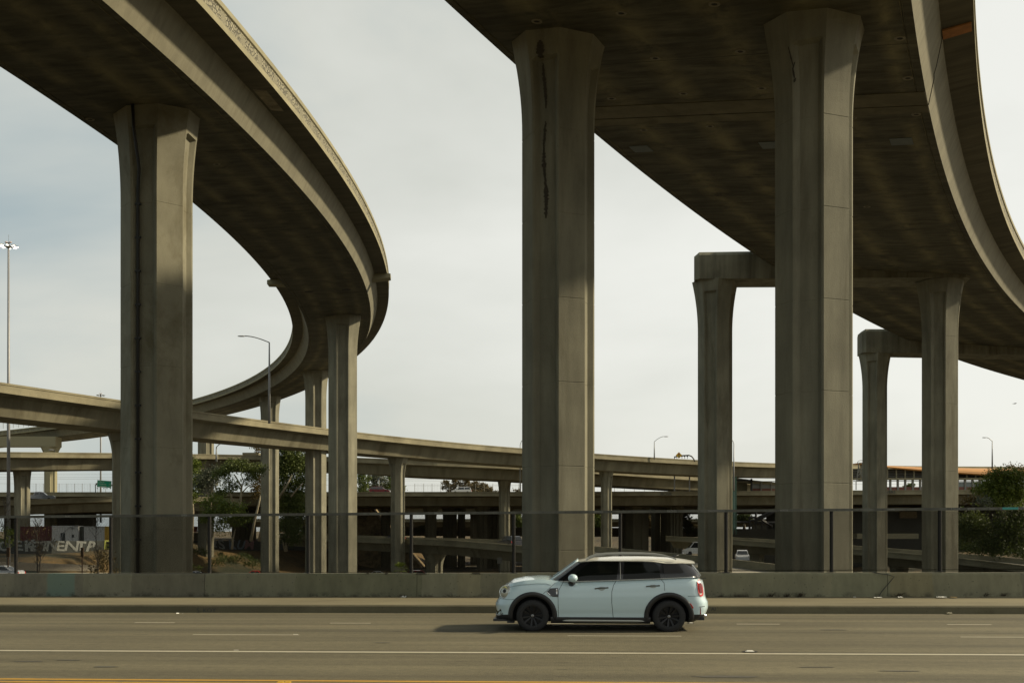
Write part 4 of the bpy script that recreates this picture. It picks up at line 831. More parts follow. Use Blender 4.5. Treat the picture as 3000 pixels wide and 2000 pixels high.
# crossing stair trusses below the bridge
st = thing('stair_truss', 'dark crossing stair trusses silhouetted against the sky under the bridge at right', 'stairs'); Ys = 228.0
def bar(mb, a, b_, r=.17): mb.tube([at(*a, Ys), at(*b_, Ys)], r, 4)
for (a, b_, r) in (((2212,1521),(2256,1499),.3),((2216,1524),(2268,1499),.3),((2213,1498),(2213,1535),.12),((2216,1498),(2216,1535),.12),((2194,1515),(2214,1515),.25),((2194,1525),(2214,1525),.25),((2214,1513),(2262,1540),.25),((2135,1529),(2196,1529),.25),((2196,1512),(2196,1552),.25),((2210,1529),(2275,1529),.15),((2178,1539),(2178,1552),.15),((2196,1534),(2272,1532),.12),((2262,1528),(2262,1548),.15),((2272,1528),(2272,1548),.12),((2214,1530),(2216,1549),.12),((2232,1533),(2232,1549),.15),((2248,1532),(2248,1549),.15)):
    mb = MB(); bar(mb, a, b_, r); mb.build('truss_member', M_black, st)
mb = MB(); mb.box(at(2206,0,Ys).x, at(2250,0,Ys).x, Ys+.4, Ys+1.5, at(0,1549,Ys).z, at(0,1536,Ys).z); mb.build('stair_flight', M_dark, st)

# ------------------------------------------------------------------ station with the orange roof
YS = 238.0; stn = thing('rail_station', 'elevated rail station with a long curved orange roof at right', 'station')
M_or = plain('orange_roof_sheet', (.42,.20,.055), .55, var=.12, vscale=.4); M_brick = plain('dusty_red_panel', (.16,.065,.045), .8, var=.2); M_sgrey = plain('station_grey_steel', (.16,.155,.13), .6)
def vz(v, Y=238.0): return at(0, v, Y).z
ru = [2512, 2560, 2600, 2690, 2740, 2800, 2880, 2960, 3060, 3200]; rt = [1355, 1357, 1361, 1364, 1366, 1367, 1368, 1369, 1370, 1371]; rb = [1356, 1361, 1367, 1375, 1379, 1383, 1388, 1391, 1393, 1395]
mb = MB(); k = 6
for u, t_, b_ in zip(ru, rt, rb):
    X = at(u,0,YS).x; zt_, zb_ = vz(t_), vz(b_)
    for j in range(k):
        a = (math.pi/2)*j/(k-1); mb.v.append((X, YS+4-4*math.sin(a), zb_+(zt_-zb_)*math.cos(a)))
    for j in range(k):
        a = (math.pi/2)*(k-1-j)/(k-1); mb.v.append((X, YS+4-3.7*math.sin(a)+.0, zb_+(zt_-zb_)*math.cos(a)-.25))
n2 = 2*k
for i in range(len(ru)-1):
    for j in range(n2): mb.f.append((i*n2+j, i*n2+(j+1)%n2, (i+1)*n2+(j+1)%n2, (i+1)*n2+j)); mb.m.append(0)
mb.f += [tuple(range(n2)), tuple(range((len(ru)-1)*n2, len(ru)*n2))]; mb.m += [0, 0]
mb.build('roof', M_or, stn, fixn=True)
mb = MB(); mb.box(at(2510,0,YS).x, at(3200,0,YS).x, YS+3.9, YS+14, vz(1372)-.2, vz(1371)); mb.build('roof_back', M_sgrey, stn)
mb = MB(); mb.box(at(2510,0,YS).x, at(3200,0,YS).x, YS+3, YS+3.3, vz(1398), vz(1370)); mb.build('louvre_wall', plain('shaded_louvres', (.07,.062,.045), .9), stn)
for u in range(2520, 3000, 26):
    mb = MB(); X = at(u+8,0,YS).x; mb.box(X-.12, X+.12, YS+1.2, YS+1.5, vz(1405), vz(np.interp(u, ru, rb)+1)); mb.build('roof_post', M_farp, stn)
for v in range(1372, 1398, 5):
    mb = MB(); mb.box(at(2512,0,YS).x, at(2760,0,YS).x, YS+2.6, YS+2.9, vz(v)-.07, vz(v)+.07); mb.build('louvre', M_sgrey, stn)
mb = MB(); mb.box(at(2505,0,YS).x, at(3200,0,YS).x, YS+.5, YS+2.9, vz(1404), vz(1399)); mb.build('canopy_beam', M_farp, stn)
mb = MB(); mb.box(at(2505,0,YS).x, at(3200,0,YS).x, YS+1.1, YS+1.4, vz(1409), vz(1407.3)); mb.build('lower_beam', M_sgrey, stn)
for u in range(2592, 3000, 22):
    mb = MB(); X = at(u,0,YS).x; mb.box(X-.2, X+.2, YS+1.0, YS+1.5, vz(1436), vz(1404)); mb.build('window_post', M_sgrey, stn)
for u in range(2592, 2980, 22):
    if u > 2800: 
        mb = MB(); mb.box(at(u,0,YS).x+.25, at(u+22,0,YS).x-.25, YS+1.25, YS+1.3, vz(1425), vz(1410)); mb.build('window_pane', plain('grey_station_glass', (.12,.14,.13), .2), stn)
    mb = MB(); mb.box(at(u,0,YS).x+.25, at(u+22,0,YS).x-.25, YS+1.15, YS+1.35, vz(1436), vz(1425)); mb.build('red_panel', M_brick, stn)
mb = MB(); mb.box(at(2480,0,YS).x, at(3200,0,YS).x, YS-1, YS+14, vz(1436)-1.2, vz(1436)); mb.build('platform', M_farp, stn)
# truss gable at the left end of the roof
mb = MB()
for (a, b_) in (((2510,1408),(2516,1356)),((2516,1356),(2526,1355)),((2526,1355),(2526,1408)),((2510,1408),(2526,1406)),((2512,1395),(2526,1380)),((2514,1375),(2526,1392)),((2513,1385),(2526,1370)),((2515,1365),(2526,1400)),((2508,1408),(2508,1434))): mb.tube([at(*a, YS-.5), at(*b_, YS-.5)], .11, 4)
mb.build('gable_truss', M_sgrey, stn)
# platform shelters left of the big pillar
sh = thing('platform_shelter', 'tan-roofed platform shelter with red wall panels seen under the long ramp', 'shelter'); YH = 240.0
mb = MB(); pts = [(2140,1400),(2150,1398),(2210,1406),(2290,1414),(2290,1421),(2140,1410)]
mb.v = [tuple(at(u,v,YH)) for u,v in pts]+[tuple(at(u,v,YH)+Vector((0,4,0))) for u,v in pts]; n = len(pts); mb.f = [tuple(range(n))[::-1], tuple(range(n,2*n))]+[(i,(i+1)%n,n+(i+1)%n,n+i) for i in range(n)]; mb.m = [0]*len(mb.f)
mb.build('roof', M_farp, sh, fixn=True)
mb = MB(); mb.box(at(2158,0,YH).x, at(2196,0,YH).x, YH+2.5, YH+3, vz(1438,YH), vz(1408,YH)); mb.build('tan_wall', plain('tan_station_wall', (.17,.15,.09), .9), sh)
mb = MB(); mb.box(at(2140,0,YH).x, at(2202,0,YH).x, YH-.8, YH-.2, vz(1409,YH), vz(1404.5,YH)); mb.build('beam', M_black, sh)
mb = MB(); mb.box(at(2198,0,YH).x, at(2202,0,YH).x, YH-.8, YH-.2, vz(1438,YH), vz(1402,YH)); mb.build('mast', M_black, sh)
for u in (2203, 2230, 2260, 2288):
    mb = MB(); mb.box(at(u-1.5,0,YH).x, at(u+1.5,0,YH).x, YH-.1, YH+.2, vz(1437,YH), vz(1409,YH)); mb.build('post', M_sgrey, sh)
mb = MB(); mb.box(at(2200,0,YH).x, at(2300,0,YH).x, YH-.05, YH+.15, vz(1410.5,YH), vz(1408.5,YH)); mb.build('rail', M_sgrey, sh)
mb = MB(); mb.box(at(2204,0,YH).x, at(2300,0,YH).x, YH+.6, YH+.9, vz(1437,YH), vz(1430,YH)); mb.build('red_panel', M_brick, sh)
mb = MB(); mb.box(at(2204,0,YH).x, at(2300,0,YH).x, YH+.7, YH+.8, vz(1430,YH), vz(1415,YH)); mb.build('glass_screen', plain('milky_screen', (.16,.165,.14), .3), sh)

# ------------------------------------------------------------------ parapet lettering
def para_text(tx, u, v, Y, size, mat, lab, rz=0, sx=1.0, bold=0.0):
    o = text_obj(tx, size, facing(at(u, v, Y), rz, sx), mat, None, 'graffiti', ext=.01, bold=bold); tag(o, lab, 'graffiti'); return o
para_text('BOSK', 1952, 1447, 231.7, 1.05, M_grafd, 'dark spray-painted word on the freeway bridge parapet left of the portal pillar')
para_text('VERS', 2610, 1441, 231.7, .95, M_grafd, 'dark spray-painted word on the bridge parapet between the two right portals')

# ------------------------------------------------------------------ left embankment: wall, containers, murals
gw = thing('graffiti_wall', 'long low retaining wall at left covered with pale block graffiti', 'wall'); M_gw = plain('dark_painted_wall', (.045,.05,.045), .9, var=.35, vscale=.5)
A, B = at(-200,1600,176), at(300,1602,184); C2 = at(1000,1600,262)
zt0, zb0 = at(0,1584,178).z, at(0,1619,178).z
pl = [(at(-300,0,172), 1), (at(150,0,178), 1), (at(420,0,192), 1), (at(560,0,232), 1), (at(980,0,262), 1)]
for i in range(len(pl)-1):
    a, b_ = pl[i][0], pl[i+1][0]; za, zb_ = CZ+(HZ-1583.5)*a.y/F, CZ+(HZ-1583.5)*b_.y/F; zl, zl2 = za-2.9, zb_-3.4; d = (b_-a).normalized(); n = Vector((-d.y, d.x, 0))*.3
    mb = MB(); mb.v = [(a.x,a.y,zl),(b_.x,b_.y,zl2),(b_.x,b_.y,zb_),(a.x,a.y,za),(a.x+n.x,a.y+n.y,zl),(b_.x+n.x,b_.y+n.y,zl2),(b_.x+n.x,b_.y+n.y,zb_),(a.x+n.x,a.y+n.y,za)]
    mb.f = [(0,1,2,3),(5,4,7,6),(3,2,6,7),(0,3,7,4),(1,5,6,2),(0,4,5,1)]; mb.m = [0]*6; mb.build('wall_panel', M_gw, gw)
def on_wall(u, v):
    k = (u-1500)/F
    for i in range(len(pl)-1):
        a, b_ = pl[i][0], pl[i+1][0]; dx, dy = b_.x-a.x, b_.y-a.y; t = (k*a.y-a.x)/(dx-k*dy)
        if 0 <= t <= 1: Y = a.y+t*dy-.08; return at(u, v, Y), math.atan2(dy, dx)
for (tx, u, v, sz, sx, mt, bd) in (('O', 12, 1600, 2.3, 1.0, M_graf, .05), ('E', 57, 1599, 2.2, 1.2, M_graf, .05), ('K', 86, 1599, 2.5, 1.1, M_graf, .06), ('E', 97, 1601, 2.2, 1.0, M_graf, .04), ('T', 128, 1600, 2.4, 1.0, M_graf, .02), ('W', 150, 1600, 2.4, 1.2, M_graf, .0), ('E', 178, 1600, 2.4, 1.4, M_graf, .02), ('N', 209, 1600, 2.5, 1.5, M_graf, .01), ('T', 238, 1600, 2.2, 1.3, M_graf, .07), ('P', 262, 1601, 2.5, 1.1, M_graf, .07),
    ('B', 316, 1598, 2.4, 1.2, plain('yellow_green_spray', (.28,.3,.06), .7), .06), ('8', 338, 1600, 2.4, 1.2, plain('teal_spray', (.05,.2,.22), .7), .06), ('W', 600, 1596, 3.2, 1.2, M_graf, .05), ('R', 626, 1596, 3.2, 1.1, M_graf, .05), ('S', 652, 1596, 3.2, 1.1, M_graf, .05), ('K', 682, 1596, 3.0, 1.0, plain('faded_blue_spray', (.12,.16,.2), .7), .04), ('U', 704, 1596, 3.0, 1.0, plain('faded_blue_spray_b', (.13,.17,.2), .7), .04), ('M', 730, 1596, 3.0, 1.2, plain('faded_red_spray', (.22,.12,.12), .7), .04)):
    r = on_wall(u, v)
    if r: text_obj(tx, sz*.98, facing(r[0], r[1], sx) @ Matrix.Rotation(R(random.uniform(-9, 9)), 4, 'Z'), mt, gw, 'painted_letter', ext=.01, bold=bd+.03, shear=random.uniform(-.25, .3))
# concrete rail with dark brush strokes at the road below
kr = thing('mural_rail', 'low pale concrete rail with black painted strokes below the grassy bank at left', 'barrier'); a, b_ = at(-60,0,134), at(285,0,150)
za0, za1, zb0_, zb1 = CZ-(1643-HZ)*134/F, CZ-(1669-HZ)*134/F, CZ-(1655-HZ)*150/F, CZ-(1672-HZ)*150/F
mb = MB(); mb.v = [(a.x,a.y,za1),(b_.x,b_.y,zb1),(b_.x,b_.y,zb0_),(a.x,a.y,za0),(a.x,a.y+.4,za1),(b_.x,b_.y+.4,zb1),(b_.x,b_.y+.4,zb0_),(a.x,a.y+.4,za0)]
mb.f = [(0,1,2,3),(5,4,7,6),(3,2,6,7),(0,3,7,4),(1,5,6,2),(0,4,5,1)]; mb.m = [0]*6; mb.build('rail_face', plain('pale_rail_concrete', (.30,.265,.20), .9, var=.2, vscale=.6), kr)
for (pts_) in ([(2,1646),(8,1649)],[(0,1655),(6,1657)],[(57,1648),(66,1650),(67,1654)],[(57,1656),(62,1660)],[(126,1655),(148,1654)],[(122,1664),(130,1658)],[(167,1652),(174,1656),(177,1660)],[(169,1663),(176,1660)],[(212,1660),(222,1664),(232,1668)],[(230,1654),(237,1659)],[(95,1663),(110,1664)]):
    mb = MB(); q = []
    for (u, v) in pts_:
        t = (u+60)/345; Y = 134+16*t-.12; q.append(at(u, v, Y))
    mb.tube(q, .13, 5); mb.build('brush_stroke', M_grafd, kr)
# freight containers on the rail line
def container(u0, u1, vt, vb, Y, col_, lab, grp='freight containers on the rail line'):
    x0, x1 = at(u0,0,Y).x, at(u1,0,Y).x; zt_, zb_ = at(0,vt,Y).z, at(0,vb,Y).z; t = thing('freight_container', lab, 'container', grp, (x0, Y, zb_)); L_, Hc = x1-x0, zt_-zb_
    mat = plain('container_paint', col_, .6, var=.12); mb = MB(); n = max(4, int(L_/.45)); pr = []
    for i in range(n):
        xa = L_*i/n; w_ = L_/n; pr += [(xa, 0), (xa+w_*.35, 0), (xa+w_*.5, .09), (xa+w_*.85, .09)]
    pr.append((L_, 0)); m_ = len(pr)
    for (x, y) in pr: mb.v += [(x, y, .15), (x, y, Hc-.15)]
    for i in range(m_-1): mb.f.append((2*i, 2*i+2, 2*i+3, 2*i+1)); mb.m.append(0)
    mb.build('corrugated_side', mat, t)
    mb = MB(); mb.box(0, L_, .1, 2.4, 0, Hc-.02); mb.build('body', mat, t)
    mb = MB()
    for (a, b_, c, d) in ((-.03,L_+.03,0,.16),(-.03,L_+.03,Hc-.16,Hc)): mb.box(a, b_, -.03, .12, c, d)
    for x in (-.03, L_-.12): mb.box(x, x+.15, -.04, .12, .16, Hc-.16)
    mb.build('frame', mat, t); return t, x0, zb_, L_, Hc
container(60, 150, 1541, 1584, 190, (.075,.012,.012), 'dark red container behind bare trees at left')
wc, x0, zb_, L_, Hc = container(153, 229, 1539, 1585, 188, (.42,.42,.40), 'white container with a grey arc painted on it, next to the dark red one')
mb = MB()
for k in range(14):
    a0, a1 = R(185-k*7.2), R(185-(k+1)*7.2); c0 = (L_*.98, .2)
    rr = L_*.62
    mb.tube([(c0[0]+rr*math.cos(a0), -.06, c0[1]+rr*.9*math.sin(a0)), (c0[0]+rr*math.cos(a1), -.06, c0[1]+rr*.9*math.sin(a1))], .06, 4)
mb.build('painted_arc', plain('grey_arc_paint', (.2,.2,.2), .6), wc)
mb = MB(); mb.box(1.5, 2.3, -.06, -.045, .1, 1.5); mb.box(3.5, 3.9, -.06, -.045, .7, 1.2); mb.box(3.4, 4.0, -.06, -.045, 2.2, 2.35); mb.build('dark_emblem', M_grafd, wc)
container(231, 245, 1541, 1584, 188.6, (.05,.055,.045), 'narrow dark container end with graffiti between the two white ones')
container(247, 306, 1541, 1584, 188, (.36,.36,.34), 'plain white container right of the narrow dark one')
container(307, 352, 1541, 1584, 188, (.34,.21,.02), 'yellow container at the right end of the row')
container(556, 570, 1541, 1558, 244, (.25,.045,.012), 'orange container end seen between the thick left pillar and the trees')
mb = MB(); mb.box(at(555,0,243).x, at(572,0,243).x, 241, 246, at(0,1583,243).z, at(0,1559,243).z); tag(mb.build('white_trailer', M_farp), 'pale trailer under the orange container', 'trailer')
mb = MB(); mb.box(at(-300,0,195).x, at(420,0,195).x, 186, 197, at(0,1590,188).z, at(0,1585.5,188).z); tag(mb.build('rail_bed', plain('ballast', (.07,.06,.045), 1, var=.3)), kind='structure')

# asphalt of the freeway below
M_asph = plain('freeway_asphalt', (.085,.078,.06), .9, var=.15, vscale=.2); M_lroad = concrete('pale_freeway_concrete', (.27,.24,.17), streak=(.2,1,1), sc=.2, contrast=.15, speck=False)
mb = MB()
for (x0, x1, y0, y1) in ((-62, 85, 34, 150), (-58, 78, 150, 212)): mb.box(x0, x1, y0, y1, -7.6, -6.85)
tag(mb.build('freeway', M_asph), kind='structure')
mb = MB(); mb.add([(-57.5,197,-6.83),(80,197,-6.83),(80,211,-6.83),(-57.5,211,-6.83)], [(0,1,2,3)]); tag(mb.build('sunlit_lane', M_lroad), kind='structure')
mb = MB(); q = [at(-300,1690,118), at(60,1684,128), at(250,1682,138), at(420,1688,150)]; 
for p in q: mb.v += [(p.x-1, p.y-5.5, p.z-.03), (p.x+2, p.y+7, p.z)]
mb.f = [(2*i, 2*i+2, 2*i+3, 2*i+1) for i in range(3)]; mb.m = [0]*3; tag(mb.build('slip_road', M_lroad), kind='structure')

# ------------------------------------------------------------------ the white crossover car
def hero_car():
    car = thing('car', 'white compact crossover with black roof pillars, black wheels and roof rails driving left', 'car')
    paint = plain('white_car_paint', (.48,.61,.645), .25, spec=.5, coat=.9); roofp = plain('cream_roof_paint', (.60,.60,.53), .3, coat=.7)
    clad = plain('black_cladding', (.016,.016,.017), .5); glass = plain('tinted_car_glass', (.004,.005,.004), .05, spec=.22); gloss = plain('gloss_black_pillar', (.008,.008,.009), .15, coat=.4)
    chrome = plain('bright_trim', (.55,.56,.55), .18, .95); wellm = plain('wheel_well', (.004,.004,.004), .95); silver = plain('silver_sill_trim', (.30,.30,.27), .35, .7)
    red = plain('red_lamp_lens', (.42,.02,.012), .15, coat=.6); redd = plain('dark_red_lamp_lens', (.13,.006,.005), .2); amber = plain('amber_marker_lens', (.42,.09,.012), .3); lamp = plain('headlamp_lens', (.42,.42,.36), .06, .25, coat=1.0); gap = plain('panel_gap', (.02,.022,.022), .8)
    LN = 4.28; SX = 1.03
    xf = lambda z: interp(z, [.18,.25,.31,.39,.53,.62,.66,.78,.87,.92], [.12,.02,.005,.02,.0,.045,.075,.10,.15,.2])
    xr = lambda z: interp(z, [.2,.27,.31,.40,.49,.61,.67,.74,.90,1.03,1.07,1.12], [4.0,4.12,4.21,4.245,4.28,4.27,4.235,4.215,4.20,4.175,4.13,4.05])
    top = lambda X: interp(X, [0,.09,.27,.57,.86,1.0,1.2,1.6,2.2,3.2,3.9,4.08,4.20,4.28], [.87,.915,.985,1.035,1.055,1.055,1.035,1.03,1.05,1.09,1.125,1.125,1.08,1.02])
    def prof(k, z=None): return interp(k, [0,.08,.25,.45,.62,.78,.9,1.0], [.86,.955,.985,1.0,1.0,.985,.955,.90])
    def plan(X):
        w = .90
        if X < .75: w *= (1-((.75-X)/.75)**3.4)**(1/3.0) if X > 0 else 0
        if X > 3.75: q = (X-3.75)/(LN-3.75); w *= max(0, 1-q**4.2)**(1/3.2)
        return w
    def pos(X, k):                        # k 0..1 from sill to shoulder -> (x, y, z), near side y negative
        zt_ = top(X); z = .2+(zt_-.2)*k; ff = max(0, 1-X/.9)**1.3; fr = max(0, (X-3.5)/(LN-3.5))**1.3
        x = X+xf(z)*ff-(LN-xr(z))*fr; y = plan(X)*prof(k)
        # door scallop and shoulder line
        if 1.25 < X < 3.2 and .12 < k < .30: y -= .012*math.sin(math.pi*(k-.12)/.18)
        if .2 < X < 4.0: y += .006*math.exp(-((k-.80)/.035)**2)
        return x, y, z
    def surf(x, z):                       # near-side half width at given x, z
        X = x; 
        for _ in range(6):
            k = min(1, max(0, (z-.2)/(top(X)-.2))); x_, y_, z_ = pos(X, k); X = min(LN, max(0, X+(x-x_)))
        k = min(1, max(0, (z-.2)/(top(X)-.2))); return pos(X, k)[1]
    # body shell
    NX, NK, NT = 84, 22, 9; Xs = [LN*(.5-.5*math.cos(math.pi*i/NX)) for i in range(NX+1)]; ks = [i/NK for i in range(NK+1)]; vs = []; n = 2*(NK+1)+NT-1
    for X in Xs:
        ringv = [(pos(X, k)) for k in ks]; xe, ye, ze = ringv[-1]; tp = []
        for j in range(1, NT):
            q = -1+2*j/NT; zc = ze+ (0.055 if X < 1.25 else .02)*(1-q*q)*min(1, X/.25)*min(1, (LN-X)/.2); tp.append((xe-(.03*(1-q*q) if X < .6 else 0)+(.02*(1-q*q) if X > 3.9 else 0), ye*q, zc))
        vs += [(x, -y, z) for x, y, z in ringv]+tp+[(x, y, z) for x, y, z in ringv[::-1]]
    mb = MB(); mb.v = vs; m_ = len(vs)//(NX+1)
    for i in range(NX):
        for j in range(m_): j2 = (j+1) % m_; mb.f.append((i*m_+j, (i+1)*m_+j, (i+1)*m_+j2, i*m_+j2)); mb.m.append(0)
    mb.f += [tuple(range(m_))[::-1], tuple(NX*m_+j for j in range(m_))]; mb.m += [0, 0]
    body = mb.build('body', [paint, clad, wellm], car, smooth=True)
    bm = bmesh.new(); bm.from_mesh(body.data); bmesh.ops.remove_doubles(bm, verts=bm.verts, dist=.0005); bmesh.ops.recalc_face_normals(bm, faces=bm.faces); bm.to_mesh(body.data); bm.free()
    AX = (.79, 3.46); RW = .325; ZW = .325; RA = .40
    cut = MB()
    for ax in AX:
        for sg in (-1, 1):
            cut.lathe([(0, -.19), (RA, -.19), (RA, .19), (0, .19)], 48, M=Matrix.Translation((ax, sg*.82, ZW+.03)), axis='Y')
    co = cut.build('tmpcut', [wellm]); bm = bmesh.new(); bm.from_mesh(co.data); bmesh.ops.remove_doubles(bm, verts=bm.verts, dist=.0005); bmesh.ops.recalc_face_normals(bm, faces=bm.faces); bm.to_mesh(co.data); bm.free()
    md = body.modifiers.new('b', 'BOOLEAN'); md.object = co; md.operation = 'DIFFERENCE'; md.solver = 'EXACT'
    bpy.context.view_layer.update(); me = bpy.data.meshes.new_from_object(body.evaluated_get(bpy.context.evaluated_depsgraph_get())); body.modifiers.clear(); body.data = me; me.name = 'body'; bpy.data.objects.remove(co)
    me.materials.clear(); [me.materials.append(m) for m in (paint, clad, wellm)]
    for p in me.polygons:
        c = p.center; mi = 0
        dmin = min(math.hypot(c.x-a, c.z-ZW-.03) for a in AX)
        if dmin < RA-.004 or (abs(dmin-RA) < .012 and abs(c.y) < .86 and abs(p.normal.y) < .5): mi = 2
        elif c.z < .285 or (c.x < .42 and c.z < .33) or (c.x > 3.9 and c.z < .36): mi = 1
        p.material_index = mi; p.use_smooth = True
    me.set_sharp_from_angle(angle=R(38))
    def near(name, mats, mb, **k): return mb.build(name, mats, car, **k)
    # wheel-arch cladding, both sides
    for ax, aa in ((AX[0], (-14, 196)), (AX[1], (-16, 194))):
        for sg in (-1, 1):
            mb = MB(); N = 34; rows = [(RA-.012, -.02), (RA, .012), (RA+.04, .026), (.475, .022), (.487, .004), (.487, -.03)]
            for i in range(N+1):
                a = R(aa[0]+(aa[1]-aa[0])*i/N)
                for (rr, dy) in rows:
                    x, z = ax+rr*math.cos(a), ZW+.0+rr*math.sin(a)
                    if z < .2: z = .2
                    y = surf(min(LN-.06, max(.06, x)), z)+dy; mb.v.append((x, sg*y, z))
            k = len(rows)
            for i in range(N):
                for j in range(k-1): mb.f.append((i*k+j, (i+1)*k+j, (i+1)*k+j+1, i*k+j+1)); mb.m.append(0)
            near('arch_cladding', clad, mb, smooth=True, fixn=True)
    # sill
    for sg in (-1, 1):
        mb = MB(); xs = np.linspace(1.15, 3.10, 24)
        for x in xs: mb.v += [(x, sg*.80, .17), (x, sg*(surf(x,.22)+.012), .185), (x, sg*(surf(x,.28)+.02), .275), (x, sg*(surf(x,.3)+.004), .305)]
        for i in range(23):
            for j in range(3): mb.f.append((i*4+j, (i+1)*4+j, (i+1)*4+j+1, i*4+j+1)); mb.m.append(0)
        near('sill', clad, mb, smooth=True, fixn=True)
        mb = MB(); xs = np.linspace(1.38, 2.98, 26); 
        for x in xs:
            q = min(1, (x-1.38)/.14, (2.98-x)/.14); y = surf(x,.24)+.022; h_ = .036*math.sqrt(max(.02, q)); 
            mb.v += [(x, sg*(y-.01), .225-h_*.9), (x, sg*(y+.02), .225-h_*.5), (x, sg*(y+.024), .225+h_*.1), (x, sg*(y+.012), .225+h_)]
        for i in range(25):
            for j in range(3): mb.f.append((i*4+j, (i+1)*4+j, (i+1)*4+j+1, i*4+j+1)); mb.m.append(0)
        near('sill_trim', silver, mb, smooth=True, fixn=True)
    # greenhouse
    gz = lambda X: top(X)-.015
    def gh(X, k, off=0.0):
        """k 0 belt -> 1 roof edge; X nominal 0..1 front to rear at that level"""
        xfr = interp(k, [0, .35, .7, 1], [1.16, 1.36, 1.545, 1.715]); xre = interp(k, [0, .4, .8, 1], [4.085, 4.02, 3.93, 3.87])
        x = xfr+(xre-xfr)*X; zb_ = gz(x); zt_ = interp(x, [1.7, 2.0, 3.0, 3.3, 4.0], [1.425, 1.445, 1.435, 1.405, 1.39]); z = zb_+(zt_-zb_)*k
        w = interp(k, [0, .25, 1], [.845, .815, .675]); e_ = min(1, X/.16, (1-X)/.12); w *= (max(0, 1-(1-e_)**2.6))**(1/2.6)*.22+.78 if e_ > 0 else .78
        return x, w+off, z
    mb = MB(); NG, KG = 50, 8
    for i in range(NG+1):
        rr = [gh(.5-.5*math.cos(math.pi*i/NG), j/KG) for j in range(KG+1)]
        mb.v += [(x, -y, z) for x, y, z in rr]+[(x, y, z) for x, y, z in rr[::-1]]
    m_ = 2*(KG+1)
    for i in range(NG):
        for j in range(m_): j2 = (j+1) % m_; mb.f.append((i*m_+j, (i+1)*m_+j, (i+1)*m_+j2, i*m_+j2)); mb.m.append(0)
    mb.f += [tuple(range(m_))[::-1], tuple(NG*m_+j for j in range(m_))]; mb.m += [0, 0]
    near('cabin_frame', gloss, mb, smooth=True, fixn=True, angle=50)
    def gx(x, k):     # nominal X giving world x at height k
        xfr = interp(k, [0, .35, .7, 1], [1.16, 1.36, 1.545, 1.715]); xre = interp(k, [0, .4, .8, 1], [4.085, 4.02, 3.93, 3.87]); return (x-xfr)/(xre-xfr)
    def pane(poly, sg, name, mat, off=.006, nx=10, nk=8):
        """poly: k -> (x0, x1)"""
        mb = MB(); k0, k1 = poly['k']
        for j in range(nk+1):
            k = k0+(k1-k0)*j/nk; a, b_ = poly['f'](k)
            for i in range(nx+1):
                x = a+(b_-a)*i/nx; X_, w, z = gh(gx(x, k), k, off); mb.v.append((X_, sg*w, z))
        for j in range(nk):
            for i in range(nx): a = j*(nx+1)+i; mb.f.append((a, a+1, a+nx+2, a+nx+1)); mb.m.append(0)
        return near(name, mat, mb, smooth=True, fixn=False)
    for sg in (-1, 1):
        pane(dict(k=(.05,.95), f=lambda k: (interp(k,[0,.95,1],[1.42,1.93,1.99]), interp(k,[0,1],[2.44,2.49]))), sg, 'front_side_window', glass)
        pane(dict(k=(.05,.95), f=lambda k: (interp(k,[0,1],[2.56,2.60]), interp(k,[0,.8,1],[3.30,3.27,3.16]))), sg, 'rear_side_window', glass)
        pane(dict(k=(.05,.95), f=lambda k: (interp(k,[0,.8,1],[3.385,3.355,3.34]), interp(k,[0,1],[3.94,3.79]))), sg, 'quarter_window', plain('lighter_tinted_glass', (.022,.022,.023), .10, spec=.5))
        mb = MB(); mb.tube([(x, sg*(gh(gx(x,.0),.0)[1]+.012), gz(x)+.006) for x in np.linspace(1.30, 3.98, 22)], .010, 6); near('belt_trim', chrome, mb, smooth=True)
        mb = MB(); P = []
        for k in np.linspace(0, 1, 9): x, w, z = gh(0, k); P.append((x-.035, sg*(w+.02-.05*k*0), z+.012))
        mb.tube(P, .020, 6); near('windscreen_pillar_edge', paint, mb, smooth=True)
        mb = MB(); mb.tube([(2.515+.0*k, sg*(gh(gx(2.515, k), k)[1]+.004), gh(gx(2.515, k), k)[2]) for k in (.05,.3,.6,.93)], .008, 5); near('window_divider', silver, mb)
    # windscreen and rear window
    for nm, X0, dx in (('windscreen', 0.0, -.012), ('rear_window', 1.0, .012)):
        mb = MB(); 
        for j in range(7):
            k = .06+.88*j/6; x, w, z = gh(X0, k)
            for i in range(9): q = -1+2*i/8; mb.v.append((x+dx+dx*6*(1-q*q), q*w*.93, z))
        for j in range(6):
            for i in range(8): a = j*9+i; mb.f.append((a, a+1, a+10, a+9)); mb.m.append(0)
        near(nm, plain(nm+'_glass', (.05,.055,.035) if X0 == 0 else (.16,.18,.19), .08, spec=.7), mb, smooth=True)
    # roof cap, spoiler
    mb = MB(); NR, NW = 40, 14; rt = lambda x: interp(x, [1.68,1.80,2.0,2.4,2.9,3.2,3.6,3.85,3.99], [1.437,1.465,1.49,1.515,1.518,1.512,1.488,1.455,1.425]); re_ = lambda x: interp(x, [1.68,2.0,2.9,3.12,3.30,3.42,3.99], [1.420,1.442,1.437,1.432,1.405,1.385,1.39])
    for i in range(NR+1):
        x = 1.68+2.31*i/NR; w = interp(x, [1.68,1.74,1.9,3.6,3.9,3.99], [.60,.66,.70,.70,.66,.60]); zt_, ze = rt(x), re_(x); row = []
        for j in range(NW+1): q = -1+2*j/NW; row.append((x+.0-(.05*(1-q*q) if i == 0 else 0), w*q, ze+(zt_-ze)*(1-abs(q)**2.6)))
        row += [(x, w*.97, ze-.02), (x, -w*.97, ze-.02)]; mb.v += row
    m_ = NW+3
    for i in range(NR):
        for j in range(m_): j2 = (j+1) % m_; mb.f.append((i*m_+j, (i+1)*m_+j, (i+1)*m_+j2, i*m_+j2)); mb.m.append(0)
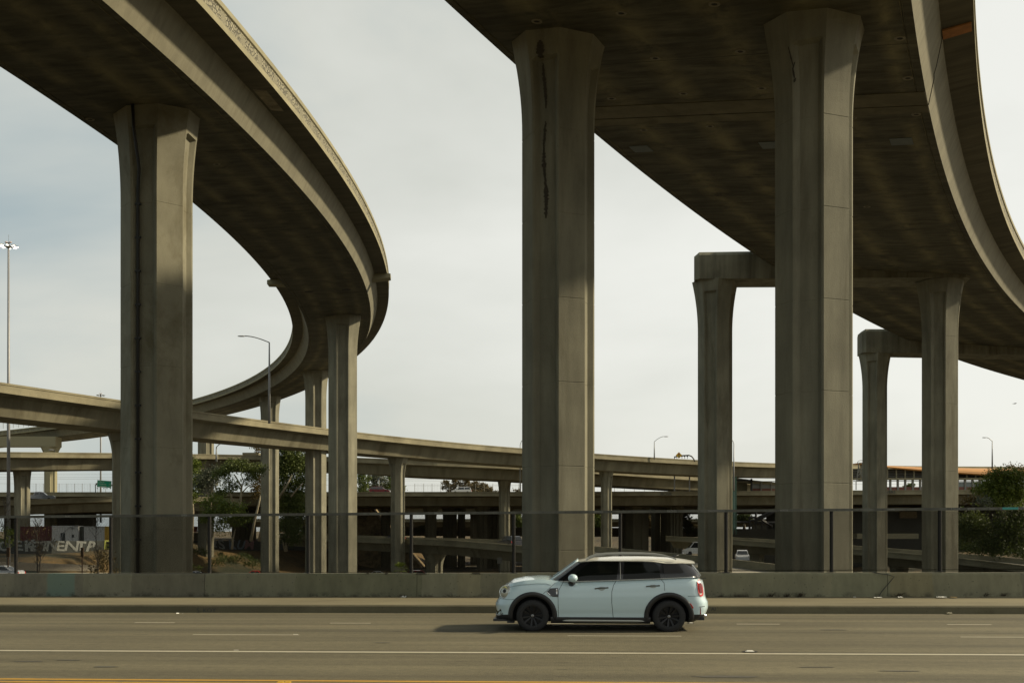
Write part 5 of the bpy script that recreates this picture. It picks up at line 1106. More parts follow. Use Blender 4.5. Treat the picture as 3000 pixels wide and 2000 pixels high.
    mb.f += [tuple(range(m_))[::-1], tuple(NR*m_+j for j in range(m_))]; mb.m += [0, 0]
    roof = near('roof', roofp, mb, smooth=True, fixn=True, angle=40)
    for sg in (-1, 1):
        mb = MB(); P = [(1.84,1.455),(1.93,1.50),(2.05,1.545),(2.25,1.572),(2.6,1.583),(3.0,1.58),(3.25,1.566),(3.42,1.54),(3.55,1.505),(3.62,1.475)]
        b0 = 0
        for (x, z) in P: mb.v += [(x, sg*.585, z-.022), (x, sg*.615, z-.022), (x, sg*.615, z+.006), (x, sg*.60, z+.010), (x, sg*.585, z+.004)]
        for i in range(len(P)-1):
            for j in range(5): mb.f.append((i*5+j, (i+1)*5+j, (i+1)*5+(j+1)%5, i*5+(j+1)%5)); mb.m.append(0)
        near('roof_rail', silver, mb, smooth=True, fixn=True, angle=40)
    mb = MB(); mb.tube([(3.58,0,1.49),(3.66,0,1.53),(3.72,0,1.535)], [.03,.02,.008], 6); near('aerial_fin', clad, mb, smooth=True)
    # wheels
    rimm = plain('black_alloy', (.014,.014,.015), .3, .5)
    for ax in AX:
        for sg in (-1, 1):
            t = bpy.data.objects.new('wheel', None); col.objects.link(t); t.parent = car; t.location = (ax, sg*.79, ZW); 
            mb = MB(); mb.lathe([(.20,-.10),(.225,-.112),(.29,-.108),(.318,-.085),(RW,-.05),(RW,.05),(.318,.085),(.29,.108),(.225,.112),(.20,.10)], 48, axis='Y'); mb.build('tyre', M_rubber, t, smooth=True, fixn=True, angle=40)
            mb = MB(); mb.lathe([(.222,-.10),(.215,-.095),(.205,-.03),(.205,.06)], 40, axis='Y'); mb.lathe([(.205,.055),(.001,.055)], 40, axis='Y')
            mb.lathe([(.001,-.075),(.035,-.072),(.055,-.05),(.055,.05)], 20, axis='Y')
            for q in range(10):
                a = 2*math.pi*q/10+.15; d = .05 if q % 2 else -.05; c_, s_ = math.cos(a), math.sin(a); c2, s2 = math.cos(a+d), math.sin(a+d)
                px, pz = -s_*.013, c_*.013; px2, pz2 = -s_*.02, c_*.02; yo = -.092
                A_ = (.045*c_, .045*s_); B_ = (.214*c2, .214*s2)
                mb.add([(A_[0]-px,-.068,A_[1]-pz),(A_[0]+px,-.068,A_[1]+pz),(B_[0]+px2,yo,B_[1]+pz2),(B_[0]-px2,yo,B_[1]-pz2),(A_[0]-px,.0,A_[1]-pz),(A_[0]+px,.0,A_[1]+pz),(B_[0]+px2,-.03,B_[1]+pz2),(B_[0]-px2,-.03,B_[1]-pz2)], [(0,1,2,3),(0,4,5,1),(1,5,6,2),(2,6,7,3),(3,7,4,0)])
            rim = mb.build('rim', rimm, t, fixn=False); 
            mb = MB(); mb.lathe([(.03,-.078),(.001,-.082)], 16, axis='Y'); mb.build('hub_cap', plain('hub_badge', (.2,.2,.2), .3, .6), t)
            if sg > 0:
                for c in (x for x in bpy.data.objects if x.parent == t): c.scale = (1, -1, 1)
    # front lamp: tilted oval with bright ring, at the rounded corner
    for sg in (-1, 1):
        cx, cz = .262, .795; cy = surf(cx, cz); M = Matrix.Translation((cx-.012, sg*(cy-.035), cz)) @ Matrix.Rotation(sg*R(-38) if sg < 0 else R(38)*1, 4, 'Z')
        yaw = math.atan2(sg*-.72, -.69)
        M = Matrix.Translation((cx-.005, sg*(cy-.045), cz)) @ Matrix.Rotation(math.atan2(sg*.87, -.50), 4, 'Z') @ Matrix.Rotation(R(-10), 4, 'Y') @ Matrix.Scale(1.12, 4)
        mb = MB(); K = 26
        for (rr, d) in ((1.0, -.02), (1.0, .045), (.90, .062), (.82, .05)):
            for k in range(K): a = 2*math.pi*k/K; mb.v.append(tuple(M @ Vector((d-.02*abs(math.sin(a)), .118*rr*math.cos(a), .128*rr*math.sin(a)))))
        for r_ in range(3):
            for k in range(K): mb.f.append((r_*K+k, r_*K+(k+1)%K, (r_+1)*K+(k+1)%K, (r_+1)*K+k)); mb.m.append(0)
        near('headlight_ring', plain('pale_chrome', (.6,.6,.56), .22, .6), mb, smooth=True, fixn=True)
        mb = MB(); mb.ell((.022,0,0), .05, .098, .107, 20, 12, M=M); hl = near('headlight', lamp, mb, smooth=True)
        mb = MB(); mb.lathe([(.001,.077),(.03,.074),(.035,.07)], 16, M=M @ Matrix.Translation((0,.01,.01)) @ Matrix.Rotation(R(90), 4, 'Y')); mb.build('projector', M_black, hl)
        mb = MB(); mb.tube([tuple(M @ Vector((.066,.075*math.cos(a),.085*math.sin(a)))) for a in np.linspace(R(40), R(140), 8)], .007, 5); mb.build('day_light', plain('yellowish_lamp_line', (.55,.52,.16), .3), hl)
    # side details (near and far side)
    def patch(poly, off, mat, name, sg=-1, thick=.012):
        mb = MB(); n = len(poly)
        mb.v = [(x, sg*(surf(x, z)+off), z) for x, z in poly]+[(x, sg*(surf(x, z)-thick), z) for x, z in poly]
        mb.f = [tuple(range(n)), tuple(range(n, 2*n))[::-1]]+[(i, (i+1) % n, n+(i+1) % n, n+i) for i in range(n)]; mb.m = [0]*len(mb.f)
        return near(name, mat, mb, fixn=True)
    def line(pts, r, mat, name, off=.0008, sg=-1):
        P = []
        for (a, b_) in zip(pts[:-1], pts[1:]):
            for t in np.linspace(0, 1, 7)[:-1]: P.append((a[0]+(b_[0]-a[0])*t, a[1]+(b_[1]-a[1])*t))
        P.append(pts[-1]); mb = MB(); 
        for (x, z) in P: pass
        mb.tube([(x, sg*(surf(x, z)+off), z) for x, z in P], r, 4); return near(name, mat, mb)
    for sg in (-1, 1):
        line([(1.30,.30),(1.295,.70),(1.31,.85),(1.40,1.02)], .0045, gap, 'panel_gap', sg=sg)
        line([(2.375,.30),(2.345,.60),(2.345,.82),(2.38,.95),(2.44,1.05)], .0045, gap, 'panel_gap', sg=sg)
        line([(3.29,1.085),(3.365,1.0),(3.375,.84)], .0045, gap, 'panel_gap', sg=sg)
        line([(.98,.755),(1.12,.88),(1.24,.995)], .0035, gap, 'panel_gap', sg=sg)
        line([(.12,.655),(.30,.648),(.45,.655)], .004, gap, 'panel_gap', sg=sg)
        line([(3.82,.735),(3.98,.742),(4.10,.745)], .0035, gap, 'panel_gap', sg=sg)
        line([(.30,.895),(.55,.945),(.86,.975),(1.06,.975),(1.15,.945)], .003, gap, 'bonnet_edge', sg=sg)
        patch([(1.07,.81),(1.14,.885),(1.295,.893),(1.293,.715),(1.20,.715),(1.12,.755)], .010, gloss, 'side_vent', sg)
        line([(1.08,.80),(1.14,.745),(1.20,.725),(1.285,.723)], .010, chrome, 'vent_trim', .014, sg); line([(1.265,.77),(1.265,.87)], .013, chrome, 'vent_trim', .014, sg)
        for (x0, z0) in ((2.03,.892),(3.03,.938)):
            mb = MB(); mb.ell((x0+.12, sg*(surf(x0+.12,z0-.012)-.012), z0-.02), .085, .02, .05, 14, 8); near('handle_cup', plain('shaded_handle_cup', (.30,.34,.34), .35, coat=.4), mb, smooth=True)
            line([(x0-.02,z0-.012),(x0+.05,z0-.002),(x0+.12,z0+.002),(x0+.25,z0+.008)], .0125, chrome, 'door_handle', .022, sg)
        # mirror
        mb = MB(); mb.ell((1.585, sg*(.985), 1.095), .095, .10, .082, 18, 12); near('mirror_cap', paint, mb, smooth=True)
        mb = MB(); mb.tube([(1.56, sg*.84, .985), (1.56, sg*.90, 1.0), (1.565, sg*.96, 1.045)], [.07,.05,.045], 10); near('mirror_foot', clad, mb, smooth=True)
        # tail lamp
        n = 20; poly = [(4.075+.058*math.copysign(abs(math.cos(2*math.pi*k/n))**.7, math.cos(2*math.pi*k/n))-.02*math.sin(2*math.pi*k/n), .895+.168*math.copysign(abs(math.sin(2*math.pi*k/n))**.75, math.sin(2*math.pi*k/n))) for k in range(n)]
        cx, cz = 4.075, .895
        patch([(cx+(x-cx)*1.32, cz+(z-cz)*1.10) for x, z in poly], .004, plain('pale_chrome_b', (.6,.6,.56), .25, .5), 'tail_lamp_ring', sg)
        tl = patch(poly, .016, red, 'tail_lamp', sg)
        p2 = [(cx+.006+(x-cx)*.62, cz+(z-cz)*.62) for x, z in poly]; mb = MB(); mb.v = [(x, sg*(surf(x,z)+.0175), z) for x, z in p2]; mb.f = [tuple(range(n))]; mb.m = [0]; mb.build('inner_lens', redd, tl)
        mb = MB(); mb.v = [(x, sg*(surf(x,z)+.0175), z) for x, z in ((4.055,.765),(4.10,.77),(4.10,.79),(4.05,.79))]; mb.f = [(0,1,2,3)]; mb.m = [0]; mb.build('reversing_lens', plain('clear_lens', (.5,.48,.42), .2), tl)
        patch([(.335,.475),(.375,.472),(.43,.575),(.385,.578)], .020, amber, 'side_marker', sg); patch([(3.835,.575),(3.875,.598),(3.935,.50),(3.89,.49)], .020, red, 'side_marker', sg)
        # dark front corner intake, lip, rear bumper reflector
        patch([(.035,.455),(.14,.45),(.165,.42),(.15,.315),(.06,.31)], .004, gloss, 'corner_intake', sg)
        line([(.04,.32),(.12,.315),(.17,.335),(.19,.37)], .012, silver, 'intake_trim', .01, sg)
        patch([(4.06,.50),(4.075,.50),(4.085,.37),(4.065,.37)], .006, redd, 'bumper_reflector', sg)
        line([(4.05,.52),(4.10,.525),(4.16,.53)], .006, gap, 'bumper_crease', .002, sg)
    mb = MB(); mb.box(.0, .30, -.72, .72, .20, .245); mb.box(.28, .42, -.74, -.55, .165, .23); mb.box(.28,.42,.55,.74,.165,.23); near('front_lip', clad, mb)
    mb = MB(); mb.box(3.85, 4.16, -.70, .70, .24, .30); near('rear_lip', clad, mb)
    mb = MB(); mb.lathe([(.035,0),(.035,.16),(.028,.16),(.028,0)], 14, M=Matrix.Translation((4.07,-.45,.31)) @ Matrix.Rotation(R(90), 4, 'Y')); near('exhaust', chrome, mb, smooth=True)
    mb = MB(); mb.tube([(4.10,-.62,1.085),(4.20,-.62,1.09)], .006, 4); mb.tube([(1.18,-.5,1.07),(1.30,-.1,1.09)], .008, 4); near('wiper', clad, mb)
    mb = MB(); mb.box(.8, 3.5, -.7, .7, .20, .34); near('underbody', wellm, mb)
    M = Matrix.Identity(4); car.matrix_world = Matrix.Translation(rd(-1.86, 22.32, .004)) @ Matrix.Rotation(-TH, 4, 'Z') @ Matrix.Diagonal((SX, 1.0, 1.0, 1))
    return car
hero_car()

# ------------------------------------------------------------------ distant vehicles
def far_car(kind, colr, p, rz, lab, sc=1.0, tail=True, grp='vehicles on the roads behind the fence'):
    t = thing(kind, lab, {'sedan':'car','suv':'car','pickup':'truck','van':'van'}[kind], grp, p, rz); pm = plain('car_paint', colr, .3, coat=.6); gm = plain('far_car_glass', (.01,.012,.013), .1, spec=.7)
    if kind == 'sedan': bp = [(0,.28),(.02,.6),(.25,.74),(1.15,.86),(3.55,.92),(4.4,.88),(4.62,.72),(4.65,.32)]; gp = [(1.0,.85),(1.75,1.36),(2.3,1.44),(2.95,1.42),(3.85,.91)]; W, wx = .9, (.85, 3.65)
    elif kind == 'suv': bp = [(0,.3),(.03,.75),(.3,.92),(1.15,1.02),(4.5,1.1),(4.65,.9),(4.68,.35)]; gp = [(1.05,1.0),(1.65,1.58),(2.2,1.70),(3.9,1.68),(4.35,1.55),(4.58,1.08)]; W, wx = .95, (.9, 3.75)
    elif kind == 'van': bp = [(0,.3),(.05,.8),(.8,1.15),(5.4,1.2),(5.45,.4)]; gp = [(.8,1.15),(1.5,2.0),(2.0,2.15),(5.3,2.12),(5.42,1.2)]; W, wx = 1.0, (.95, 4.4)
    else: bp = [(0,.4),(.03,.95),(.35,1.1),(1.5,1.18),(5.75,1.18),(5.8,.5)]; gp = [(1.45,1.16),(2.1,1.75),(2.6,1.86),(3.6,1.84),(3.95,1.20)]; W, wx = 1.0, (1.05, 4.6)
    def ext(poly, w0, w1, mat, name, zlo=None):
        n = len(poly); zs = [z for _, z in poly]; zmin, zmax = min(zs), max(zs); mb = MB()
        for sg in (-1, 1):
            for (x, z) in poly: w = w0+(w1-w0)*((z-zmin)/(zmax-zmin+1e-6)); mb.v.append((x, sg*w, z))
        mb.f = [tuple(range(n)), tuple(range(n, 2*n))[::-1]]+[(i, (i+1) % n, n+(i+1) % n, n+i) for i in range(n)]; mb.m = [0]*len(mb.f); return mb.build(name, mat, t, fixn=True)
    ext(bp, W, W*.96, pm, 'body')
    ext(gp, W*.93, W*.72, pm, 'cabin')
    xs = [q[0] for q in gp]; x0, x1 = gp[0][0], gp[-1][0]; zt_ = max(z for _, z in gp); zb_ = gp[0][1]+.04
    def w_at(z): return W*.93+(W*.72-W*.93)*((z-min(gp[0][1],gp[-1][1]))/(zt_-min(gp[0][1],gp[-1][1])))+.012
    fx = lambda z: interp(z, [gp[0][1], gp[1][1]], [gp[0][0], gp[1][0]]); rx = lambda z: interp(z, [gp[-1][1], gp[-2][1]], [gp[-1][0], gp[-2][0]])
    mid = (gp[1][0]+gp[-2][0])/2; za, zc = zb_+.03, zt_-.12
    for sg in (-1, 1):
        for (a0, a1, b0_, b1_) in (((fx(za)+.18), mid-.05, fx(zc)+.14, mid-.05), (mid+.05, rx(za)-.2, mid+.05, rx(zc)-.12)):
            mb = MB(); mb.v = [(a0, sg*w_at(za), za), (a1, sg*w_at(za), za), (b1_, sg*w_at(zc), zc), (b0_, sg*w_at(zc), zc)]; mb.f = [(0,1,2,3)]; mb.m = [0]; mb.build('side_window', gm, t)
    for nm, f_, dx in (('windscreen', fx, -.02), ('rear_window', rx, .02)):
        mb = MB(); mb.v = [(f_(za)+dx, -w_at(za)+.1, za), (f_(za)+dx, w_at(za)-.1, za), (f_(zc)+dx, w_at(zc)-.1, zc), (f_(zc)+dx, -w_at(zc)+.1, zc)]; mb.f = [(0,1,2,3)]; mb.m = [0]; mb.build(nm, gm, t)
    for ax in wx:
        for sg in (-1, 1):
            mb = MB(); mb.lathe([(.001,-.12),(.30,-.12),(.34,-.08),(.34,.08),(.30,.12),(.001,.12)], 16, M=Matrix.Translation((ax, sg*(W-.1), .34)), axis='Y'); mb.build('wheel', M_rubber, t, fixn=True)
    L_ = bp[-1][0]
    for sg in (-1, 1):
        mb = MB(); mb.box(L_-.12, L_+.02, sg*W*.97-.12*(sg>0)-.0, sg*W*.97+.12*(sg<0), bp[-2][1]-.18, bp[-2][1]+.02); mb.build('tail_light', plain('red_tail_lens', (.45,.02,.015), .3), t)
        mb = MB(); mb.box(-.02, .14, sg*W*.95-.2*(sg>0), sg*W*.95+.2*(sg<0), .55 if kind == 'sedan' else .7, .70 if kind == 'sedan' else .88); mb.build('headlight', plain('clear_headlight', (.5,.5,.48), .2, .3), t)
    t.scale = (sc, sc, sc); return t
def on_path(pa, u, lat, dz=0.0):
    s_ = near_z(pa, u); return pa.p(s_, lat, 0), math.pi/2-pa.h(s_)
PI = math.pi
p, a = on_path(pa_O, 158, -2.2); far_car('pickup', (.11,.12,.13), p+Vector((0,0,.45)), PI+a, 'grey pickup truck driving on the low ramp at far left')
p = Vector((at(1140,0,235).x, 238.5, pa_N.p(200).z+.35)); far_car('suv', (.11,.015,.02), at(1142,1446,246), PI, 'dark red car on the freeway bridge left of the lone ramp pillar')
bpy.data.objects.remove(bpy.data.objects['x']) if 'x' in bpy.data.objects else None
far_car('suv', (.55,.55,.53), at(1323,1447,246), 0, 'white SUV on the freeway bridge in front of the eucalyptus clump')
far_car('sedan', (.42,.43,.44), at(-58,1693,118), 0, 'silver sedan on the slip road at the bottom left behind the fence', 1.0)
far_car('sedan', (.7,.03,.015), at(786,1692,203), PI, 'bright red sedan low behind the fence, right of the grassy bank', 1.0)
far_car('sedan', (.5,.5,.48), at(545,1690,205), 0, 'pale car just right of the thick left pillar behind the fence', .9)
far_car('sedan', (.30,.31,.33), at(872,1692,208), 0, 'small dark silver car between two pillars of the curved flyover', .75)
far_car('sedan', (.50,.51,.50), at(1068,1694,200), 0, 'white sedan left of the palm behind the fence')
far_car('suv', (.12,.012,.012), at(1266,1696,199), PI, 'dark maroon SUV right of the palm behind the fence', 1.0)
far_car('pickup', (.40,.035,.015), at(1480,1694,232), 0, 'small red-orange truck beside the thick central pillar', .62)
p, a = on_path(pa_Q, 1512, 1.8); far_car('suv', (.015,.015,.017), p+Vector((0,0,.03)), a+.0, 'black SUV on the sunlit ramp left of the thick central pillar')
p, a = on_path(pa_Q, 1168, 1.6); far_car('sedan', (.015,.015,.017), p+Vector((0,0,.03)), a+PI*0, 'dark car on the sunlit ramp at the lone ramp pillar')
far_car('van', (.45,.45,.42), at(2001,1626,168), 0, 'white van on the road seen above the roof of the white car')
far_car('suv', (.40,.40,.39), at(2176,1646,150), R(80), 'silver car with a blue plate under the right-hand ramp')
far_car('sedan', (.02,.02,.022), at(2494,1702,170), R(70), 'dark car with red lamps low beside the biggest pillar', 1.0)
far_car('suv', (.20,.20,.20), at(2488,1372,268), PI, 'dark car cresting the long ramp beside the biggest pillar', .9)

# ------------------------------------------------------------------ lamps, masts, signs, wires
def street_lamp(u, vb, vt, Y, arm_u, arm_v, lab, r=.11, mat=None, curve=True):
    mat = mat or M_pole; t = thing('street_lamp', lab, 'street lamp', 'street lamps along the ramps'); b_, tp = at(u, vb, Y), at(u, vt, Y); mb = MB(); mb.tube([b_, (b_+tp)/2, tp], [r*1.25, r, r*.6], 8); mb.build('pole', mat, t, smooth=True)
    e_ = at(arm_u, arm_v, Y); P = []
    for k in range(9):
        q = k/8; x = tp.x+(e_.x-tp.x)*q; z = tp.z-(tp.z-at(0,vt,Y).z)+((e_.z-tp.z))*math.sin(q*math.pi/2) if curve else tp.z+(e_.z-tp.z)*q; P.append((x, Y, z-.0))
    mb = MB(); mb.tube(P, r*.5, 6); mb.build('arm', mat, t, smooth=True)
    sg = 1 if e_.x > tp.x else -1; mb = MB(); mb.ell((e_.x+sg*.35, Y, e_.z-.02), .5, .16, .09, 10, 6); mb.build('lamp_head', plain('lamp_head_grey', (.25,.25,.24), .5), t, smooth=True); return t
street_lamp(789, 1240, 1003, 128, 716, 984, 'tall grey street lamp in front of the hairpin bend, arm to the left', r=.13)
street_lamp(634, 1352, 1309, 190, 655, 1296, 'small street lamp between the distant slim pillar and the trees', r=.16, mat=M_polef)
street_lamp(1524, 1440, 1302, 205, 1530, 1290, 'thin street lamp against the left edge of the thick central pillar', r=.12, mat=M_polef)
street_lamp(1917, 1345, 1293, 210, 1946, 1278, 'small street lamp on the long ramp right of the thick central pillar', r=.11, mat=M_polef)
street_lamp(2150, 1437, 1299, 215, 2145, 1289, 'slender street lamp right of the free-standing portal pillar', r=.14)
street_lamp(2907, 1372, 1292, 215, 2889, 1281, 'street lamp at far right above the orange roof', r=.13)
street_lamp(2513, 1360, 1352, 270, 2521, 1348, 'tiny street lamp by the gable of the orange-roofed station', r=.13, mat=M_polef)
street_lamp(1110, 1430, 1402, 270, 1112, 1398, 'short lamp post behind the dark red car on the bridge', r=.13, mat=M_polef)
street_lamp(160, 1323, 1320, 183, 156, 1317, 'hook-shaped lamp on the level viaduct at left', r=.09, mat=M_black)
for (u, lab) in ((1976, 'left one of two bare posts under the long ramp'), (2020, 'right one of two bare posts under the long ramp')):
    mb = MB(); mb.tube([at(u,1438,225), at(u,1391,225)], .14, 8); tag(mb.build('bare_post', M_pole), lab, 'post')
def high_mast(u, vt, vb, Y, lab, r, lit):
    t = thing('high_mast_light', lab, 'light mast'); g = .47; tp = at(u, vt, Y); b_ = at(u-8 if lit else u, vb, Y); b_.x = tp.x; mb = MB()
    mb.tube([b_, b_.lerp(tp, .5), tp], [r*1.5, r*1.1, r*.7], 12); mb.build('mast', M_pole, t, smooth=True)
    mb = MB(); mb.lathe([(.05,-.4),(.45,-.35),(.5,.1),(.25,.3),(.2,.9),(.05,.95)], 12, M=Matrix.Translation(tp) @ Matrix.Scale(g, 4)); mb.tube([tp+Vector((0,0,.4)), tp+Vector((.02,0,1.35))], .014, 4); mb.build('crown', plain('dark_mast_head', (.05,.045,.035), .6), t)
    for x in (-.55, .45): 
        mb = MB(); mb.ell((tp.x+x*g, tp.y, tp.z+1.0*g), .38*g, .3*g, .22*g, 10, 6); mb.build('beacon', plain('pale_beacon', (.5,.4,.36), .4), t)
    for k in range(8):
        a = 2*PI*k/8+.3; c, s_ = math.cos(a), math.sin(a); p = tp+Vector((1.75*c, 1.75*s_, .05))*g; mb = MB(); mb.tube([tp+Vector((.4*c,.4*s_,-.1))*g, p], .03, 4); mb.box(-.42,.42,-.30,.30,-.05,.12, M=Matrix.Translation(p) @ Matrix.Rotation(a, 4, 'Z') @ Matrix.Scale(g, 4)); f = mb.build('floodlight', plain('dark_flood_housing', (.06,.055,.045), .5), t)
        mb = MB()
        for dx in (-.26, .0, .26): mb.ell((dx, 0, -.08), .17, .26, .14, 8, 5, M=Matrix.Translation(p) @ Matrix.Rotation(a, 4, 'Z') @ Matrix.Scale(g, 4))
        mb.build('lit_lens' if lit else 'lens', plain('lit_lamp', (1,.95,.85), .3, emit=(1,.93,.78), es=3.0) if lit else M_sgrey, f)
    return t
high_mast(25, 722, 1690, 120, 'tall high-mast light with a lit ring of lamps at the left edge', .15, True)
high_mast(295, 1158, 1530, 260, 'distant high-mast light, head just above the long ramp at left', .17, False)
# green guide sign on its curved arm
gs = thing('guide_sign', 'green freeway guide sign with three street names at left', 'road sign'); Yg = 215.0; c0 = at(305.5,1417,Yg); wS, hS = 41.5*Yg/F, 20.5*Yg/F; gm = plain('green_sign_face', (.0,.30,.16), .5); rzg = R(7)
Mg = Matrix.Translation(c0) @ Matrix.Rotation(R(7), 4, 'Z'); tilt = Matrix.Rotation(R(4.0), 4, 'Y')
Mg = Matrix.Translation(c0) @ tilt
mb = MB(); mb.box(-wS/2, wS/2, -.05, .05, -hS/2, hS/2, M=Mg); mb.build('sign_panel', gm, gs)
mb = MB(); sb = plain('pale_sign_border', (.5,.55,.42), .5)
for (a, b_, c, d) in ((-wS/2,wS/2,hS/2-.07,hS/2),(-wS/2,wS/2,-hS/2,-hS/2+.07),(-wS/2,-wS/2+.07,-hS/2,hS/2),(wS/2-.07,wS/2,-hS/2,hS/2)): mb.box(a, b_, -.062, -.051, c, d, M=Mg)
mb.build('border', sb, gs)
for i, (tx, dd) in enumerate((('Central Ave', '1'), ('Wilmington Ave', '1 3/4'), ('Long Beach Blvd', '2 3/4'))):
    z = hS/2-.30-i*.43; 
    for (s_, x, sz) in ((tx, -wS/2+.14+len(tx)*.066, .29), (dd, wS/2-.36, .24)):
        cu_M = Mg @ Matrix.Translation((x, -.066, z)) @ Matrix.Rotation(R(90), 4, 'X') @ Matrix.Diagonal((.82, 1, 1, 1)); text_obj(s_, sz, cu_M, sb, gs, 'lettering', ext=.003, bold=.008)
mb = MB(); mb.tube([at(281.5,1418,Yg+.4), at(329,1421,Yg+.4), at(336,1427,Yg+.4), at(343,1445,Yg+.4), at(345,1480,Yg+.4)], .16, 8); mb.build('curved_arm', plain('brown_sign_arm', (.12,.09,.05), .6), gs, smooth=True)
mb = MB(); mb.tube([at(279.5,1418,Yg+.4), at(280,1445,Yg+.4)], .09, 6); mb.box(at(279,0,Yg).x, at(284.5,0,Yg).x, Yg+.2, Yg+.6, at(0,1418.5,Yg).z, at(0,1414,Yg).z); mb.build('arm_end', M_sgrey, gs)
for u in (286, 305, 314, 324):
    mb = MB(); mb.box(at(u-1,0,Yg).x, at(u+1,0,Yg).x, Yg-.3, Yg+.1, at(0,1431,Yg).z, at(0,1429,Yg).z); mb.build('sign_lamp', M_black, gs)
# yellow signal-ahead diamond on a curved mast arm
ys = thing('warning_sign', 'yellow diamond signal-ahead sign on a curved dark mast arm above the long ramp', 'road sign'); Yy = 206.0; c0 = at(1989,1333,Yy); h_ = 9.5*Yy/F
mb = MB(); Md = Matrix.Translation(c0) @ Matrix.Rotation(R(45), 4, 'Y'); q = h_*.707; mb.box(-q, q, -.04, .04, -q, q, M=Md); mb.build('diamond', plain('yellow_sign_face', (.55,.32,.01), .5), ys)
mb = MB(); mb.box(-.13, .13, -.06, -.045, -.34, .34, M=Matrix.Translation(c0)); mb.build('signal_symbol', M_black, ys)
for (dz, cc) in ((.21,(.5,.02,.02)),(0,(.5,.35,.02)),(-.21,(.02,.35,.15))):
    mb = MB(); mb.lathe([(.085,0),(.001,-.004)], 12, M=Matrix.Translation(c0+Vector((0,-.062,dz))), axis='Y'); mb.build('symbol_dot', plain('sign_dot', cc, .5), ys)
mb = MB(); mb.tube([at(1975,1338,Yy+.3), at(2000,1334,Yy+.3), at(2018,1333,Yy+.3), at(2026,1336,Yy+.3), at(2032,1343,Yy+.3), at(2036,1352,Yy+.3)], .13, 8); mb.tube([at(1976,1338,Yy+.3), at(1976,1344,Yy+.3)], .08, 6); mb.build('mast_arm', plain('dark_bronze_arm', (.05,.045,.035), .6), ys, smooth=True)
for u in (1983, 1998, 2006, 2014):
    mb = MB(); mb.tube([at(u,1334,Yy+.2), at(u,1343,Yy+.2)], .05, 4); mb.box(at(u-2,0,Yy).x, at(u+2,0,Yy).x, Yy, Yy+.3, at(0,1337,Yy).z, at(0,1335,Yy).z); mb.build('arm_bracket', M_black, ys)
# small back-of-sign plate by the road, post beside it
sp_ = thing('small_sign', 'dark back of a small sign on a post left of the thick central pillar', 'road sign'); mb = MB(); mb.box(at(1457,0,150).x, at(1470,0,150).x, 150, 150.1, at(0,1650,150).z, at(0,1632,150).z); mb.build('plate', M_sgrey, sp_); mb = MB(); mb.tube([at(1463,1690,150.2), at(1463,1632,150.2)], .05, 6); mb.build('post', M_black, sp_)
for (u, Y, lab) in ((12, 118, 'first rusty stake'), (24,118,'thin rusty post with a cap on the bank, at the far left'), (241,128,'rusty post standing in front of the painted letters')):
    if u == 12: continue
    mb = MB(); mb.tube([at(u,1682,Y), at(u,1605,Y)], .07, 6); mb.box(at(u,0,Y).x-.16, at(u,0,Y).x+.16, Y-.1, Y+.1, at(0,1630,Y).z, at(0,1603,Y).z); tag(mb.build('rusty_post', plain('rust_brown', (.05,.028,.012), .9)), lab, 'post')
# power lines
for i, (v0, v1, Y) in enumerate(((1383,1394,600),(1392,1401,600),(1399,1401,600),(1413,1415,600))):
    for (ua, ub, sag, dv) in ((-300, 700, 5, 0), (700, 1900, 4, 6), (1900, 3300, 4, 2)):
        mb = MB(); P = [at(ua+(ub-ua)*k/16, v0+(v1-v0)*.3+dv+sag*4*(k/16)*(1-k/16)-2, Y) for k in range(17)]; mb.tube(P, .055, 3); w_ = mb.build('power_line', M_sgrey)
        tag(w_, {0:'topmost',1:'second',2:'third',3:'lowest'}[i]+' overhead power line, span at the '+{-300:'left',700:'centre',1900:'right'}[ua], 'power line')
# chain-link fences on the far decks
def deck_fence(lab, u0, u1, v0, v1, Y, n, h=2.2):
    t = thing('deck_fence', lab, 'fence'); 
    for i in range(n+1):
        u = u0+(u1-u0)*i/n; v = v0+(v1-v0)*i/n; p = at(u, v, Y); mb = MB(); mb.tube([p, p+Vector((0,0,h))], .05, 4); mb.build('post', M_sgrey, t)
    mb = MB(); a, b_ = at(u0, v0, Y), at(u1, v1, Y); nw = 7
    for k in range(nw+1): z = Vector((0,0,h*(k+.3)/(nw+.6))); mb.tube([a+z, b_+z], .010, 3)
    m_ = int((b_-a).length/.8)
    for k in range(m_): p = a.lerp(b_, k/m_); mb.tube([p, p+Vector((0,0,h))], .008, 3)
    o = mb.build('mesh', M_sgrey, t); o['kind'] = 'stuff'
deck_fence('thin chain-link fence on the upper end of the curved flyover at far left', -20, 98, 1258, 1249, 252, 8, 1.4)
deck_fence('thin chain-link fence on the far side of the bridge at left', 60, 332, 1441, 1441, 268, 12)
deck_fence('thin chain-link fence on the far side of the bridge in the centre', 1215, 1520, 1441, 1441, 268, 12)
deck_fence('thin chain-link fence on the far side of the bridge, right of centre', 1742, 2034, 1441, 1441, 268, 10)
# little aeroplane
pl_ = thing('aeroplane', 'tiny aeroplane in the sky at far right', 'aeroplane'); c0 = at(2972,1182,1500); mb = MB(); mb.ell(c0, 2.2, .6, .45, 10, 6); mb.build('fuselage', M_sgrey, pl_); mb = MB(); mb.box(c0.x-.9, c0.x+.9, c0.y-5, c0.y+5, c0.z+.3, c0.z+.45); mb.build('wing', M_sgrey, pl_); mb = MB(); mb.box(c0.x+1.7, c0.x+2.5, c0.y-1.5, c0.y+1.5, c0.z+.3, c0.z+.9); mb.build('tail', M_sgrey, pl_)

